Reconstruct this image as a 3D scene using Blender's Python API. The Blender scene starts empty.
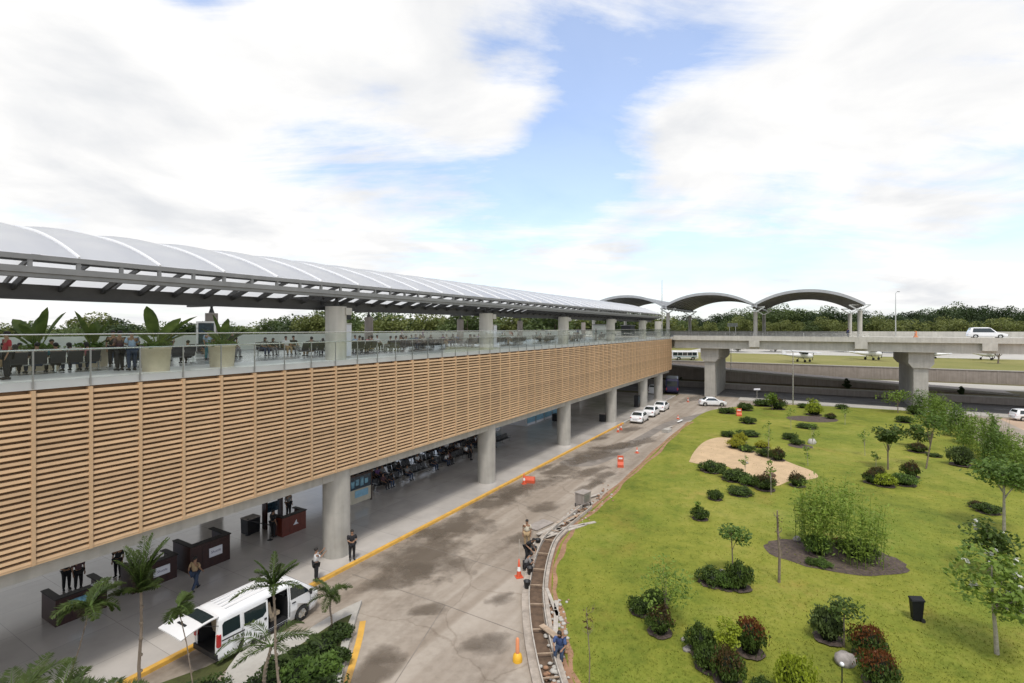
import bpy, bmesh, math, random
import numpy as np
from mathutils import Vector, Matrix
R = math.radians
PI = math.pi
rnd = random.Random(11)
npr = np.random.RandomState(5)
scene = bpy.context.scene
col = scene.collection

# ------------------------------------------------------------ camera, sky, sun, exposure
EYE = 13.0
FPX = 505.0
HORIZON = 328.0
camd = bpy.data.cameras.new('camera')
camd.sensor_width = 36.0
camd.lens = FPX / 1024 * 36.0
camd.shift_y = -(341.5 - HORIZON) / 1024.0
camd.clip_start = 0.1
camd.clip_end = 9000
cam = bpy.data.objects.new('camera', camd)
cam.location = (0, 0, EYE)
cam.rotation_euler = (R(90), 0, 0)
col.objects.link(cam)
scene.camera = cam

SUN_EL, SUN_AZ = 64.0, 178.0        # azimuth clockwise from +Y: high, behind the camera's right shoulder
world = bpy.data.worlds.new("World")
scene.world = world
world.use_nodes = True


def build_world():
    nt = world.node_tree
    N, L = nt.nodes, nt.links
    N.clear()
    out = N.new('ShaderNodeOutputWorld')
    sky = N.new('ShaderNodeTexSky')
    sky.sky_type = 'NISHITA'
    sky.sun_disc = False
    sky.sun_elevation = R(SUN_EL)
    sky.sun_rotation = R(SUN_AZ)
    sky.air_density = 1.0
    sky.dust_density = 1.2
    sky.ozone_density = 1.5
    bg1 = N.new('ShaderNodeBackground')
    bg1.inputs[1].default_value = 0.15
    tint = N.new('ShaderNodeMix')
    tint.data_type = 'RGBA'
    tint.blend_type = 'MULTIPLY'
    tint.inputs[0].default_value = 1.0
    tint.inputs[7].default_value = (1.16, 1.24, 1.36, 1)
    L.new(sky.outputs[0], tint.inputs[6])
    L.new(tint.outputs[2], bg1.inputs[0])
    tc = N.new('ShaderNodeTexCoord')
    sep = N.new('ShaderNodeSeparateXYZ')
    L.new(tc.outputs['Generated'], sep.inputs[0])

    def m(op, a, b=None, c=None, clamp=False):
        n = N.new('ShaderNodeMath')
        n.operation = op
        n.use_clamp = clamp
        for i, v in enumerate((a, b, c)):
            if v is None:
                continue
            if isinstance(v, (int, float)):
                n.inputs[i].default_value = v
            else:
                L.new(v, n.inputs[i])
        return n.outputs[0]
    zc = m('ADD', m('MAXIMUM', sep.outputs[2], 0.0), 0.16)
    cx = m('DIVIDE', sep.outputs[0], zc)
    cy = m('DIVIDE', sep.outputs[1], zc)
    comb = N.new('ShaderNodeCombineXYZ')
    L.new(cx, comb.inputs[0])
    L.new(cy, comb.inputs[1])

    def noise(scale, detail, rough, off, dist=0.0, sc=(1, 1, 1), rz=0.0):
        mp = N.new('ShaderNodeMapping')
        mp.inputs['Scale'].default_value = sc
        mp.inputs['Rotation'].default_value = (0, 0, rz)
        mp.inputs['Location'].default_value = off
        L.new(comb.outputs[0], mp.inputs[0])
        n = N.new('ShaderNodeTexNoise')
        n.inputs['Scale'].default_value = scale
        n.inputs['Detail'].default_value = detail
        n.inputs['Roughness'].default_value = rough
        n.inputs['Distortion'].default_value = dist
        L.new(mp.outputs[0], n.inputs[0])
        return n.outputs[0]
    n1 = noise(0.95, 10, 0.58, (3.1, 1.7, 0), 0.35)
    n2 = noise(1.6, 10, 0.66, (7.3, 4.4, 0), 0.5, (0.55, 1.5, 1), -0.5)
    base = m('ADD', m('MULTIPLY', n1, 0.58), m('MULTIPLY', n2, 0.47))

    def lobe(px, py, power, amt):
        d = Vector(((px - 512) / FPX, 1.0, (HORIZON - py) / FPX)).normalized()
        vm = N.new('ShaderNodeVectorMath')
        vm.operation = 'DOT_PRODUCT'
        L.new(tc.outputs['Generated'], vm.inputs[0])
        vm.inputs[1].default_value = d
        return m('MULTIPLY', m('POWER', m('MAXIMUM', vm.outputs['Value'], 0.0), power), amt)
    # where the blue breaks and the cloud banks lie over this place
    for px, py, pw, am in ((600, 60, 130, -0.12), (565, 150, 200, -0.15), (640, 175, 260, -0.06), (680, 235, 60, -0.13),
                           (850, 235, 90, -0.12), (990, 205, 120, -0.12), (185, -8, 420, -0.20), (520, 215, 160, -0.10),
                           (440, 245, 260, -0.08), (720, 60, 200, -0.10), (640, 20, 200, -0.06), (490, 55, 500, -0.12),
                           (120, 110, 12, 0.14), (860, 90, 30, 0.15), (690, 150, 160, 0.16), (620, 20, 500, 0.08), (620, 250, 300, 0.05), (480, 110, 120, 0.12),
                           (930, 270, 200, 0.14), (860, 150, 100, 0.10)):
        base = m('ADD', base, lobe(px, py, pw, am))
    cov = N.new('ShaderNodeMapRange')
    cov.interpolation_type = 'SMOOTHSTEP'
    cov.inputs[1].default_value = 0.35
    cov.inputs[2].default_value = 0.60
    L.new(base, cov.inputs[0])
    # thin veil towards the horizon
    veil = m('MULTIPLY', m('POWER', m('SUBTRACT', 1.0, m('MAXIMUM', sep.outputs[2], 0.0), None, True), 7.0), 0.55)
    fac = m('MAXIMUM', cov.outputs[0], m('ADD', veil, 0.22), None, True)
    n3 = noise(1.5, 7, 0.55, (1.2, 9.4, 0), 0.3)
    cr = N.new('ShaderNodeValToRGB')
    cr.color_ramp.elements[0].position = 0.30
    cr.color_ramp.elements[0].color = (0.76, 0.775, 0.80, 1)
    cr.color_ramp.elements[1].position = 0.56
    cr.color_ramp.elements[1].color = (1.0, 0.99, 0.975, 1)
    L.new(n3, cr.inputs[0])
    bg2 = N.new('ShaderNodeBackground')
    bg2.inputs[1].default_value = 0.77
    L.new(cr.outputs[0], bg2.inputs[0])
    mix = N.new('ShaderNodeMixShader')
    L.new(fac, mix.inputs[0])
    L.new(bg1.outputs[0], mix.inputs[1])
    L.new(bg2.outputs[0], mix.inputs[2])
    L.new(mix.outputs[0], out.inputs[0])


build_world()
sl = bpy.data.lights.new('sun', 'SUN')
sl.energy = 1.7
sl.angle = R(11)
sl.color = (1.0, 0.95, 0.86)
so = bpy.data.objects.new('sun', sl)
az, el = R(SUN_AZ), R(SUN_EL)
sd = Vector((math.sin(az) * math.cos(el), math.cos(az) * math.cos(el), math.sin(el)))
so.rotation_euler = sd.to_track_quat('Z', 'Y').to_euler()
so.location = (20, -20, 60)
col.objects.link(so)
scene.view_settings.view_transform = 'Standard'
scene.view_settings.look = 'None'
scene.view_settings.exposure = 0.46
scene.view_settings.gamma = 1.0
scene.view_settings.use_curve_mapping = False
scene.cycles.max_bounces = 7
scene.cycles.transparent_max_bounces = 14
scene.cycles.use_denoising = True

# ------------------------------------------------------------ frames
DX, DY = 0.5025, 0.8646                 # the concourse runs along this direction
TH = math.atan2(DY, DX)


def W(a, q, z=0.0):
    """a metres along the concourse, q metres away from the camera's side of it"""
    return Vector((DX * a - DY * q, DY * a + DX * q, z))


def P(x, y, h=0.0):
    """the point at height h that the photograph shows at pixel (x, y)"""
    Z = (EYE - h) * FPX / (y - HORIZON)
    return Vector(((x - 512) / FPX * Z, Z, h))


def PZ(x, Z, h=0.0):
    return Vector(((x - 512) / FPX * Z, Z, h))


def PQ(x, q, h=0.0):
    u = (x - 512) / FPX
    Z = q / (DX - DY * u)
    return Vector((u * Z, Z, h))


def AQ(p):
    return (DX * p.x + DY * p.y, -DY * p.x + DX * p.y)


# ------------------------------------------------------------ materials
M = {}


def mat(name, c, rough=0.75, metal=0.0, var=None, bump=None, spec=None, c2=None, detail=5, coat=0.0):
    """var=(scale, amount) mottles the colour; c2 a second colour reached by the mottling; bump=(scale, strength)"""
    mt = bpy.data.materials.new(name)
    mt.use_nodes = True
    nt = mt.node_tree
    b = nt.nodes['Principled BSDF']
    b.inputs['Base Color'].default_value = (*c, 1)
    b.inputs['Roughness'].default_value = rough
    b.inputs['Metallic'].default_value = metal
    if coat:
        b.inputs['Coat Weight'].default_value = coat
    if spec is not None:
        b.inputs['Specular IOR Level'].default_value = spec
    tc = nt.nodes.new('ShaderNodeTexCoord')
    if var:
        n = nt.nodes.new('ShaderNodeTexNoise')
        n.inputs['Scale'].default_value = var[0]
        n.inputs['Detail'].default_value = detail
        n.inputs['Roughness'].default_value = 0.6
        nt.links.new(tc.outputs['Object'], n.inputs[0])
        r = nt.nodes.new('ShaderNodeValToRGB')
        e = r.color_ramp.elements
        e[0].position, e[1].position = 0.3, 0.7
        k = var[1]
        e[0].color = (*[v * (1 - k) for v in c], 1)
        cc = c2 if c2 else [min(1, v * (1 + k)) for v in c]
        e[1].color = (*cc, 1)
        nt.links.new(n.outputs[0], r.inputs[0])
        nt.links.new(r.outputs[0], b.inputs['Base Color'])
    if bump:
        n = nt.nodes.new('ShaderNodeTexNoise')
        n.inputs['Scale'].default_value = bump[0]
        n.inputs['Detail'].default_value = 6
        nt.links.new(tc.outputs['Object'], n.inputs[0])
        bp = nt.nodes.new('ShaderNodeBump')
        bp.inputs['Strength'].default_value = bump[1]
        bp.inputs['Distance'].default_value = 0.02
        nt.links.new(n.outputs[0], bp.inputs['Height'])
        nt.links.new(bp.outputs[0], b.inputs['Normal'])
    M[name] = mt
    return mt


def leafmat(name, c, c2, scale=1.2):
    mt = mat(name, c, rough=0.55, var=(scale, 0.35), c2=c2, spec=0.3)
    nt = mt.node_tree
    b = nt.nodes['Principled BSDF']
    src = b.inputs['Base Color'].links[0].from_socket
    tr = nt.nodes.new('ShaderNodeBsdfTranslucent')
    nt.links.new(src, tr.inputs[0])
    mx = nt.nodes.new('ShaderNodeMixShader')
    mx.inputs[0].default_value = 0.35
    nt.links.new(b.outputs[0], mx.inputs[1])
    nt.links.new(tr.outputs[0], mx.inputs[2])
    nt.links.new(mx.outputs[0], nt.nodes['Material Output'].inputs[0])
    return mt


def weathered(name, c, streak=0.12, rough=0.8):
    """concrete with blotches and vertical rain streaks"""
    mt = mat(name, c, rough=rough, var=(0.9, 0.12), bump=(14, 0.12))
    nt = mt.node_tree
    b = nt.nodes['Principled BSDF']
    src = b.inputs['Base Color'].links[0].from_socket
    tc = nt.nodes.new('ShaderNodeTexCoord')
    mp = nt.nodes.new('ShaderNodeMapping')
    mp.inputs['Scale'].default_value = (2.2, 2.2, 0.12)
    nt.links.new(tc.outputs['Object'], mp.inputs[0])
    n = nt.nodes.new('ShaderNodeTexNoise')
    n.inputs['Scale'].default_value = 1.5
    n.inputs['Detail'].default_value = 6
    nt.links.new(mp.outputs[0], n.inputs[0])
    r = nt.nodes.new('ShaderNodeValToRGB')
    e = r.color_ramp.elements
    e[0].position, e[1].position = 0.38, 0.6
    e[0].color = (1 - streak, 1 - streak, 1 - streak * 1.1, 1)
    e[1].color = (1, 1, 1, 1)
    nt.links.new(n.outputs[0], r.inputs[0])
    mx = nt.nodes.new('ShaderNodeMix')
    mx.data_type = 'RGBA'
    mx.blend_type = 'MULTIPLY'
    mx.inputs[0].default_value = 1.0
    nt.links.new(src, mx.inputs[6])
    nt.links.new(r.outputs[0], mx.inputs[7])
    nt.links.new(mx.outputs[2], b.inputs['Base Color'])
    return mt


def glassmat(name, tint=(0.955, 0.985, 0.972), gloss=0.025):
    mt = bpy.data.materials.new(name)
    mt.use_nodes = True
    nt = mt.node_tree
    nt.nodes.remove(nt.nodes['Principled BSDF'])
    t = nt.nodes.new('ShaderNodeBsdfTransparent')
    t.inputs[0].default_value = (*tint, 1)
    g = nt.nodes.new('ShaderNodeBsdfGlossy')
    g.inputs['Roughness'].default_value = 0.03
    lw = nt.nodes.new('ShaderNodeLayerWeight')
    lw.inputs[0].default_value = 0.25
    mr = nt.nodes.new('ShaderNodeMapRange')
    mr.inputs[3].default_value = gloss
    mr.inputs[4].default_value = 0.45
    nt.links.new(lw.outputs['Fresnel'], mr.inputs[0])
    mx = nt.nodes.new('ShaderNodeMixShader')
    nt.links.new(mr.outputs[0], mx.inputs[0])
    nt.links.new(t.outputs[0], mx.inputs[1])
    nt.links.new(g.outputs[0], mx.inputs[2])
    nt.links.new(mx.outputs[0], nt.nodes['Material Output'].inputs[0])
    M[name] = mt
    return mt


weathered('concrete', (0.42, 0.40, 0.36))
weathered('concrete_pale', (0.50, 0.48, 0.43), 0.10)
weathered('concrete_dark', (0.34, 0.30, 0.27), 0.12)
weathered('wall_brown', (0.33, 0.285, 0.25), 0.15)
mat('floor_deck', (0.30, 0.31, 0.31), rough=0.22, var=(0.5, 0.12), bump=(3, 0.02))
mat('deck_cap_and_sheen', (0.52, 0.53, 0.52), rough=0.35, var=(0.7, 0.08))  # pale edge cap, and the daylight sheen painted on the deck floor
mat('louvre', (0.56, 0.375, 0.215), rough=0.6, var=(1.4, 0.10), bump=(30, 0.05))
mat('louvre_back', (0.28, 0.17, 0.09), rough=0.8, var=(2, 0.2))
mat('steel_dark', (0.055, 0.055, 0.055), rough=0.45, metal=0.3, var=(2, 0.15))
mat('steel_grey', (0.23, 0.23, 0.225), rough=0.4, metal=0.4, var=(2, 0.12))
mat('steel_bright', (0.62, 0.62, 0.60), rough=0.25, metal=0.9)
mat('steel_post', (0.30, 0.30, 0.29), rough=0.4, metal=0.5)
mat('arch_skin', (0.16, 0.165, 0.17), rough=0.4, metal=0.3, var=(0.6, 0.15))
mat('arch_edge', (0.42, 0.43, 0.44), rough=0.4, metal=0.4, var=(1, 0.1))
mat('white_paint', (0.80, 0.80, 0.79), rough=0.28, var=(3, 0.03), coat=0.5)
mat('car_white', (0.80, 0.80, 0.80), rough=0.25, coat=0.6, var=(2, 0.02))
mat('pale_wall', (0.62, 0.65, 0.60), rough=0.6, var=(0.6, 0.08))
mat('rubber', (0.02, 0.02, 0.02), rough=0.8)
mat('dark_glass', (0.018, 0.028, 0.030), rough=0.04, spec=0.8)
mat('black_plastic', (0.018, 0.018, 0.02), rough=0.5)
mat('tail_red', (0.45, 0.02, 0.02), rough=0.2)
mat('lamp_clear', (0.7, 0.7, 0.68), rough=0.1)
mat('seat_beige', (0.38, 0.30, 0.21), rough=0.8, var=(6, 0.15))
mat('mahogany', (0.035, 0.012, 0.009), rough=0.3, var=(5, 0.25))
mat('mahogany_red', (0.13, 0.028, 0.016), rough=0.35, var=(5, 0.2))
mat('countertop', (0.02, 0.017, 0.016), rough=0.5, spec=0.25)
mat('asphalt', (0.16, 0.152, 0.145), rough=0.85, var=(0.35, 0.25), bump=(25, 0.3))
mat('asphalt_patch', (0.21, 0.185, 0.16), rough=0.85, var=(0.8, 0.25), bump=(25, 0.3))
mat('yellow_paint', (0.62, 0.36, 0.08), rough=0.7, var=(2.2, 0.15), c2=(0.78, 0.44, 0.07), detail=9)
mat('white_line', (0.70, 0.70, 0.68), rough=0.6, var=(3, 0.2))
mat('orange_plastic', (0.62, 0.10, 0.04), rough=0.5, var=(4, 0.1))
mat('orange_faded', (0.70, 0.26, 0.12), rough=0.6, var=(4, 0.1))
mat('yellow_plastic', (0.75, 0.42, 0.03), rough=0.5)
mat('reflective', (0.8, 0.8, 0.78), rough=0.4)
mat('kerb_raw', (0.36, 0.31, 0.26), rough=0.9, var=(2.5, 0.3), bump=(10, 0.5))
mat('timber', (0.36, 0.27, 0.19), rough=0.85, var=(3, 0.3))
mat('timber_grey', (0.42, 0.38, 0.33), rough=0.9, var=(3, 0.25))
mat('trench_soil', (0.12, 0.078, 0.05), rough=0.95, var=(3, 0.35), bump=(8, 0.6))
mat('soil', (0.30, 0.17, 0.10), rough=0.95, var=(1.6, 0.3), bump=(8, 0.6))
mat('mulch', (0.085, 0.062, 0.05), rough=0.95, var=(5, 0.5), bump=(12, 0.9))
mat('sand', (0.50, 0.36, 0.215), rough=0.95, var=(0.8, 0.14), bump=(8, 0.5))
mat('dirt_pink', (0.48, 0.35, 0.25), rough=0.95, var=(0.2, 0.2), bump=(5, 0.4))
mat('rock', (0.30, 0.27, 0.25), rough=0.9, var=(4, 0.35), bump=(10, 0.8))
mat('bark', (0.20, 0.16, 0.12), rough=0.9, var=(6, 0.3), bump=(15, 0.6))
mat('bark_pale', (0.34, 0.31, 0.25), rough=0.9, var=(6, 0.3), bump=(15, 0.5))
mat('pot', (0.58, 0.50, 0.36), rough=0.7, var=(3, 0.08))
mat('bin_black', (0.008, 0.009, 0.011), rough=0.6, spec=0.25)
mat('screen_blue', (0.03, 0.16, 0.30), rough=0.2, var=(3.5, 0.5), c2=(0.25, 0.50, 0.62))
mat('screen_dark', (0.012, 0.02, 0.035), rough=0.2, var=(5, 0.6), c2=(0.03, 0.07, 0.10))
mat('poster_pale', (0.50, 0.46, 0.36), rough=0.5, var=(2, 0.1))
mat('poster_sky', (0.22, 0.42, 0.55), rough=0.5, var=(3, 0.2))
mat('sign_white', (0.72, 0.72, 0.76), rough=0.5)
mat('ink_blue', (0.06, 0.05, 0.14), rough=0.5)
mat('skin', (0.30, 0.165, 0.10), rough=0.6)
mat('hair', (0.012, 0.010, 0.009), rough=0.6)
mat('seat_black', (0.025, 0.025, 0.028), rough=0.45)
mat('plane_white', (0.72, 0.72, 0.72), rough=0.3)
mat('plane_grey', (0.20, 0.22, 0.24), rough=0.3)
mat('bus_blue', (0.02, 0.02, 0.06), rough=0.3)
for nm, c in (('cloth_black', (0.015, 0.015, 0.018)), ('cloth_white', (0.68, 0.68, 0.68)), ('cloth_red', (0.35, 0.03, 0.04)),
              ('cloth_blue', (0.06, 0.10, 0.24)), ('cloth_lightblue', (0.32, 0.42, 0.55)), ('cloth_purple', (0.16, 0.08, 0.22)),
              ('cloth_plum', (0.10, 0.05, 0.06)), ('cloth_khaki', (0.38, 0.27, 0.15)), ('cloth_grey', (0.20, 0.20, 0.20)),
              ('cloth_jeans', (0.035, 0.055, 0.10)), ('cloth_pink', (0.50, 0.18, 0.20)), ('cloth_green', (0.05, 0.14, 0.08)),
              ('cloth_teal', (0.03, 0.15, 0.17)), ('cloth_cream', (0.55, 0.50, 0.40))):
    mat(nm, c, rough=0.85, var=(9, 0.12))
leafmat('leaf_far', (0.075, 0.115, 0.036), (0.15, 0.20, 0.06), 0.2)
leafmat('leaf_far_dark', (0.028, 0.050, 0.020), (0.065, 0.10, 0.032), 0.25)
leafmat('leaf_far_olive', (0.13, 0.165, 0.04), (0.24, 0.26, 0.075), 0.2)
leafmat('leaf_dark', (0.045, 0.080, 0.016), (0.115, 0.175, 0.032), 3)
leafmat('leaf_shaded', (0.032, 0.058, 0.014), (0.075, 0.12, 0.026), 2)  # dark leaf tone with the island bed's shade put into its colour
leafmat('leaf_mid', (0.085, 0.155, 0.028), (0.15, 0.24, 0.045), 2)
leafmat('leaf_light', (0.14, 0.23, 0.035), (0.24, 0.34, 0.055), 2)
leafmat('leaf_lime2', (0.17, 0.27, 0.035), (0.27, 0.37, 0.055), 2)
leafmat('leaf_lime', (0.24, 0.32, 0.020), (0.36, 0.42, 0.035), 3)
leafmat('leaf_yellow', (0.34, 0.36, 0.03), (0.46, 0.44, 0.05), 3)
leafmat('leaf_red', (0.13, 0.035, 0.016), (0.22, 0.085, 0.022), 5)
leafmat('leaf_bronze', (0.055, 0.050, 0.020), (0.13, 0.07, 0.025), 4)
leafmat('leaf_palm', (0.050, 0.085, 0.022), (0.10, 0.14, 0.035), 3)
leafmat('leaf_banana', (0.06, 0.11, 0.025), (0.14, 0.20, 0.045), 2)
leafmat('blossom', (0.70, 0.72, 0.62), (0.80, 0.80, 0.74), 3)
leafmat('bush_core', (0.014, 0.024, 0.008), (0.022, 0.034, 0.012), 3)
glassmat('glass_rail')


def membrane_material():
    mt = bpy.data.materials.new('membrane')
    mt.use_nodes = True
    nt = mt.node_tree
    b = nt.nodes['Principled BSDF']
    b.inputs['Base Color'].default_value = (0.70, 0.73, 0.76, 1)
    b.inputs['Roughness'].default_value = 0.35
    tc = nt.nodes.new('ShaderNodeTexCoord')
    n = nt.nodes.new('ShaderNodeTexNoise')
    n.inputs['Scale'].default_value = 0.35
    n.inputs['Detail'].default_value = 4
    nt.links.new(tc.outputs['Object'], n.inputs[0])
    r = nt.nodes.new('ShaderNodeValToRGB')
    r.color_ramp.elements[0].position, r.color_ramp.elements[1].position = 0.35, 0.65
    r.color_ramp.elements[0].color = (0.72, 0.74, 0.80, 1)
    r.color_ramp.elements[1].color = (0.86, 0.87, 0.89, 1)
    nt.links.new(n.outputs[0], r.inputs[0])
    nt.links.new(r.outputs[0], b.inputs['Base Color'])
    tr = nt.nodes.new('ShaderNodeBsdfTranslucent')
    tr.inputs[0].default_value = (0.93, 0.93, 0.92, 1)
    mx = nt.nodes.new('ShaderNodeMixShader')
    mx.inputs[0].default_value = 0.5
    nt.links.new(b.outputs[0], mx.inputs[1])
    nt.links.new(tr.outputs[0], mx.inputs[2])
    nt.links.new(mx.outputs[0], nt.nodes['Material Output'].inputs[0])
    M['membrane'] = mt


membrane_material()
mat('membrane_seam', (0.90, 0.90, 0.90), rough=0.4)


def ground_mat(name, cols, scale, bump, rough=0.9, coarse=0.05):
    """three-tone ground: a coarse and a fine noise together choose the colour"""
    mt = bpy.data.materials.new(name)
    mt.use_nodes = True
    nt = mt.node_tree
    N, L = nt.nodes, nt.links
    b = N['Principled BSDF']
    b.inputs['Roughness'].default_value = rough
    b.inputs['Specular IOR Level'].default_value = 0.2
    tc = N.new('ShaderNodeTexCoord')
    ns = []
    for s, d in ((coarse, 6), (scale, 8), (scale * 9, 4)):
        n = N.new('ShaderNodeTexNoise')
        n.inputs['Scale'].default_value = s
        n.inputs['Detail'].default_value = d
        n.inputs['Roughness'].default_value = 0.65
        L.new(tc.outputs['Object'], n.inputs[0])
        ns.append(n.outputs[0])

    def mm(op, a, v):
        n = N.new('ShaderNodeMath')
        n.operation = op
        L.new(a, n.inputs[0])
        if isinstance(v, float):
            n.inputs[1].default_value = v
        else:
            L.new(v, n.inputs[1])
        return n.outputs[0]
    s = mm('ADD', mm('ADD', mm('MULTIPLY', ns[0], 0.5), mm('MULTIPLY', ns[1], 0.3)), mm('MULTIPLY', ns[2], 0.2))
    r = N.new('ShaderNodeValToRGB')
    e = r.color_ramp.elements
    e[0].position, e[0].color = 0.36, (*cols[0], 1)
    e[1].position, e[1].color = 0.64, (*cols[2], 1)
    k = e.new(0.5)
    k.color = (*cols[1], 1)
    L.new(s, r.inputs[0])
    L.new(r.outputs[0], b.inputs['Base Color'])
    bp = N.new('ShaderNodeBump')
    bp.inputs['Strength'].default_value = bump
    bp.inputs['Distance'].default_value = 0.04
    L.new(ns[2], bp.inputs['Height'])
    L.new(bp.outputs[0], b.inputs['Normal'])
    M[name] = mt
    return mt


ground_mat('lawn', [(0.110, 0.135, 0.018), (0.205, 0.218, 0.030), (0.295, 0.272, 0.060)], 0.55, 0.6, coarse=0.09)
ground_mat('field', [(0.15, 0.16, 0.04), (0.21, 0.20, 0.06), (0.29, 0.25, 0.10)], 0.12, 0.4, coarse=0.02)
ground_mat('earth', [(0.10, 0.10, 0.05), (0.14, 0.12, 0.06), (0.19, 0.15, 0.09)], 0.2, 0.4, coarse=0.03)
ground_mat('driveway', [(0.225, 0.188, 0.150), (0.375, 0.325, 0.270), (0.450, 0.395, 0.335)], 0.30, 0.25, coarse=0.07, rough=0.7)
ground_mat('kerb_concrete', [(0.34, 0.32, 0.29), (0.44, 0.42, 0.38), (0.50, 0.48, 0.44)], 0.6, 0.2)
ground_mat('bed_soil', [(0.05, 0.045, 0.025), (0.075, 0.085, 0.03), (0.10, 0.12, 0.04)], 0.8, 0.6)


def drive_wear():
    """tyre-worn streaks along the drive and a web of hairline cracks"""
    nt = M['driveway'].node_tree
    N, L = nt.nodes, nt.links
    b = N['Principled BSDF']
    src = b.inputs['Base Color'].links[0].from_socket
    tc = N.new('ShaderNodeTexCoord')
    rot = N.new('ShaderNodeVectorRotate')
    rot.rotation_type = 'Z_AXIS'
    rot.inputs['Angle'].default_value = -TH
    L.new(tc.outputs['Object'], rot.inputs['Vector'])
    mp = N.new('ShaderNodeMapping')
    mp.inputs['Scale'].default_value = (0.045, 0.9, 1)
    L.new(rot.outputs[0], mp.inputs[0])
    n = N.new('ShaderNodeTexNoise')
    n.inputs['Scale'].default_value = 1.0
    n.inputs['Detail'].default_value = 7
    n.inputs['Distortion'].default_value = 0.4
    L.new(mp.outputs[0], n.inputs[0])
    r = N.new('ShaderNodeValToRGB')
    r.color_ramp.elements[0].position, r.color_ramp.elements[1].position = 0.36, 0.58
    r.color_ramp.elements[0].color = (0.74, 0.71, 0.68, 1)
    r.color_ramp.elements[1].color = (1, 1, 1, 1)
    L.new(n.outputs[0], r.inputs[0])
    wob = N.new('ShaderNodeTexNoise')
    wob.inputs['Scale'].default_value = 0.6
    wob.inputs['Detail'].default_value = 6
    L.new(tc.outputs['Object'], wob.inputs[0])
    ad = N.new('ShaderNodeVectorMath')
    ad.operation = 'ADD'
    L.new(tc.outputs['Object'], ad.inputs[0])
    L.new(wob.outputs['Color'], ad.inputs[1])
    vo = N.new('ShaderNodeTexVoronoi')
    vo.feature = 'DISTANCE_TO_EDGE'
    vo.inputs['Scale'].default_value = 0.16
    L.new(ad.outputs[0], vo.inputs['Vector'])
    r2 = N.new('ShaderNodeValToRGB')
    r2.color_ramp.elements[0].position, r2.color_ramp.elements[1].position = 0.0, 0.007
    r2.color_ramp.elements[0].color = (0.78, 0.76, 0.74, 1)
    r2.color_ramp.elements[1].color = (1, 1, 1, 1)
    L.new(vo.outputs['Distance'], r2.inputs[0])
    last = src
    for o_ in (r.outputs[0], r2.outputs[0]):
        mx = N.new('ShaderNodeMix')
        mx.data_type = 'RGBA'
        mx.blend_type = 'MULTIPLY'
        mx.inputs[0].default_value = 1.0
        L.new(last, mx.inputs[6])
        L.new(o_, mx.inputs[7])
        last = mx.outputs[2]
    L.new(last, b.inputs['Base Color'])


drive_wear()


def louvre_tones():
    """each louvre blade weathered a little differently"""
    nt = M['louvre'].node_tree
    N, L = nt.nodes, nt.links
    b = N['Principled BSDF']
    src = b.inputs['Base Color'].links[0].from_socket
    geo = N.new('ShaderNodeNewGeometry')
    mr = N.new('ShaderNodeMapRange')
    mr.inputs[3].default_value = 0.86
    mr.inputs[4].default_value = 1.10
    L.new(geo.outputs['Random Per Island'], mr.inputs[0])
    oi = N.new('ShaderNodeObjectInfo')
    mr2 = N.new('ShaderNodeMapRange')
    mr2.inputs[3].default_value = 0.93
    mr2.inputs[4].default_value = 1.05
    L.new(oi.outputs['Random'], mr2.inputs[0])
    mu = N.new('ShaderNodeMath')
    mu.operation = 'MULTIPLY'
    L.new(mr.outputs[0], mu.inputs[0])
    L.new(mr2.outputs[0], mu.inputs[1])
    vm = N.new('ShaderNodeVectorMath')
    vm.operation = 'SCALE'
    L.new(src, vm.inputs[0])
    L.new(mu.outputs[0], vm.inputs['Scale'])
    L.new(vm.outputs[0], b.inputs['Base Color'])


louvre_tones()


def lawn_wear():
    nt = M['lawn'].node_tree
    N, L = nt.nodes, nt.links
    b = N['Principled BSDF']
    src = b.inputs['Base Color'].links[0].from_socket
    tc = N.new('ShaderNodeTexCoord')
    last = src
    for sc, p0, p1, c0 in ((0.22, 0.30, 0.46, (1.22, 0.98, 1.25, 1)), (1.4, 0.30, 0.5, (0.66, 0.76, 0.62, 1)), (0.11, 0.36, 0.55, (0.74, 0.86, 0.78, 1))):
        n = N.new('ShaderNodeTexNoise')
        n.inputs['Scale'].default_value = sc
        n.inputs['Detail'].default_value = 9
        n.inputs['Roughness'].default_value = 0.68
        n.inputs['Distortion'].default_value = 0.3
        L.new(tc.outputs['Object'], n.inputs[0])
        r = N.new('ShaderNodeValToRGB')
        r.color_ramp.elements[0].position, r.color_ramp.elements[1].position = p0, p1
        r.color_ramp.elements[0].color = c0
        r.color_ramp.elements[1].color = (1, 1, 1, 1)
        L.new(n.outputs[0], r.inputs[0])
        mx = N.new('ShaderNodeMix')
        mx.data_type = 'RGBA'
        mx.blend_type = 'MULTIPLY'
        mx.inputs[0].default_value = 1.0
        L.new(last, mx.inputs[6])
        L.new(r.outputs[0], mx.inputs[7])
        last = mx.outputs[2]
    L.new(last, b.inputs['Base Color'])


lawn_wear()


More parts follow.
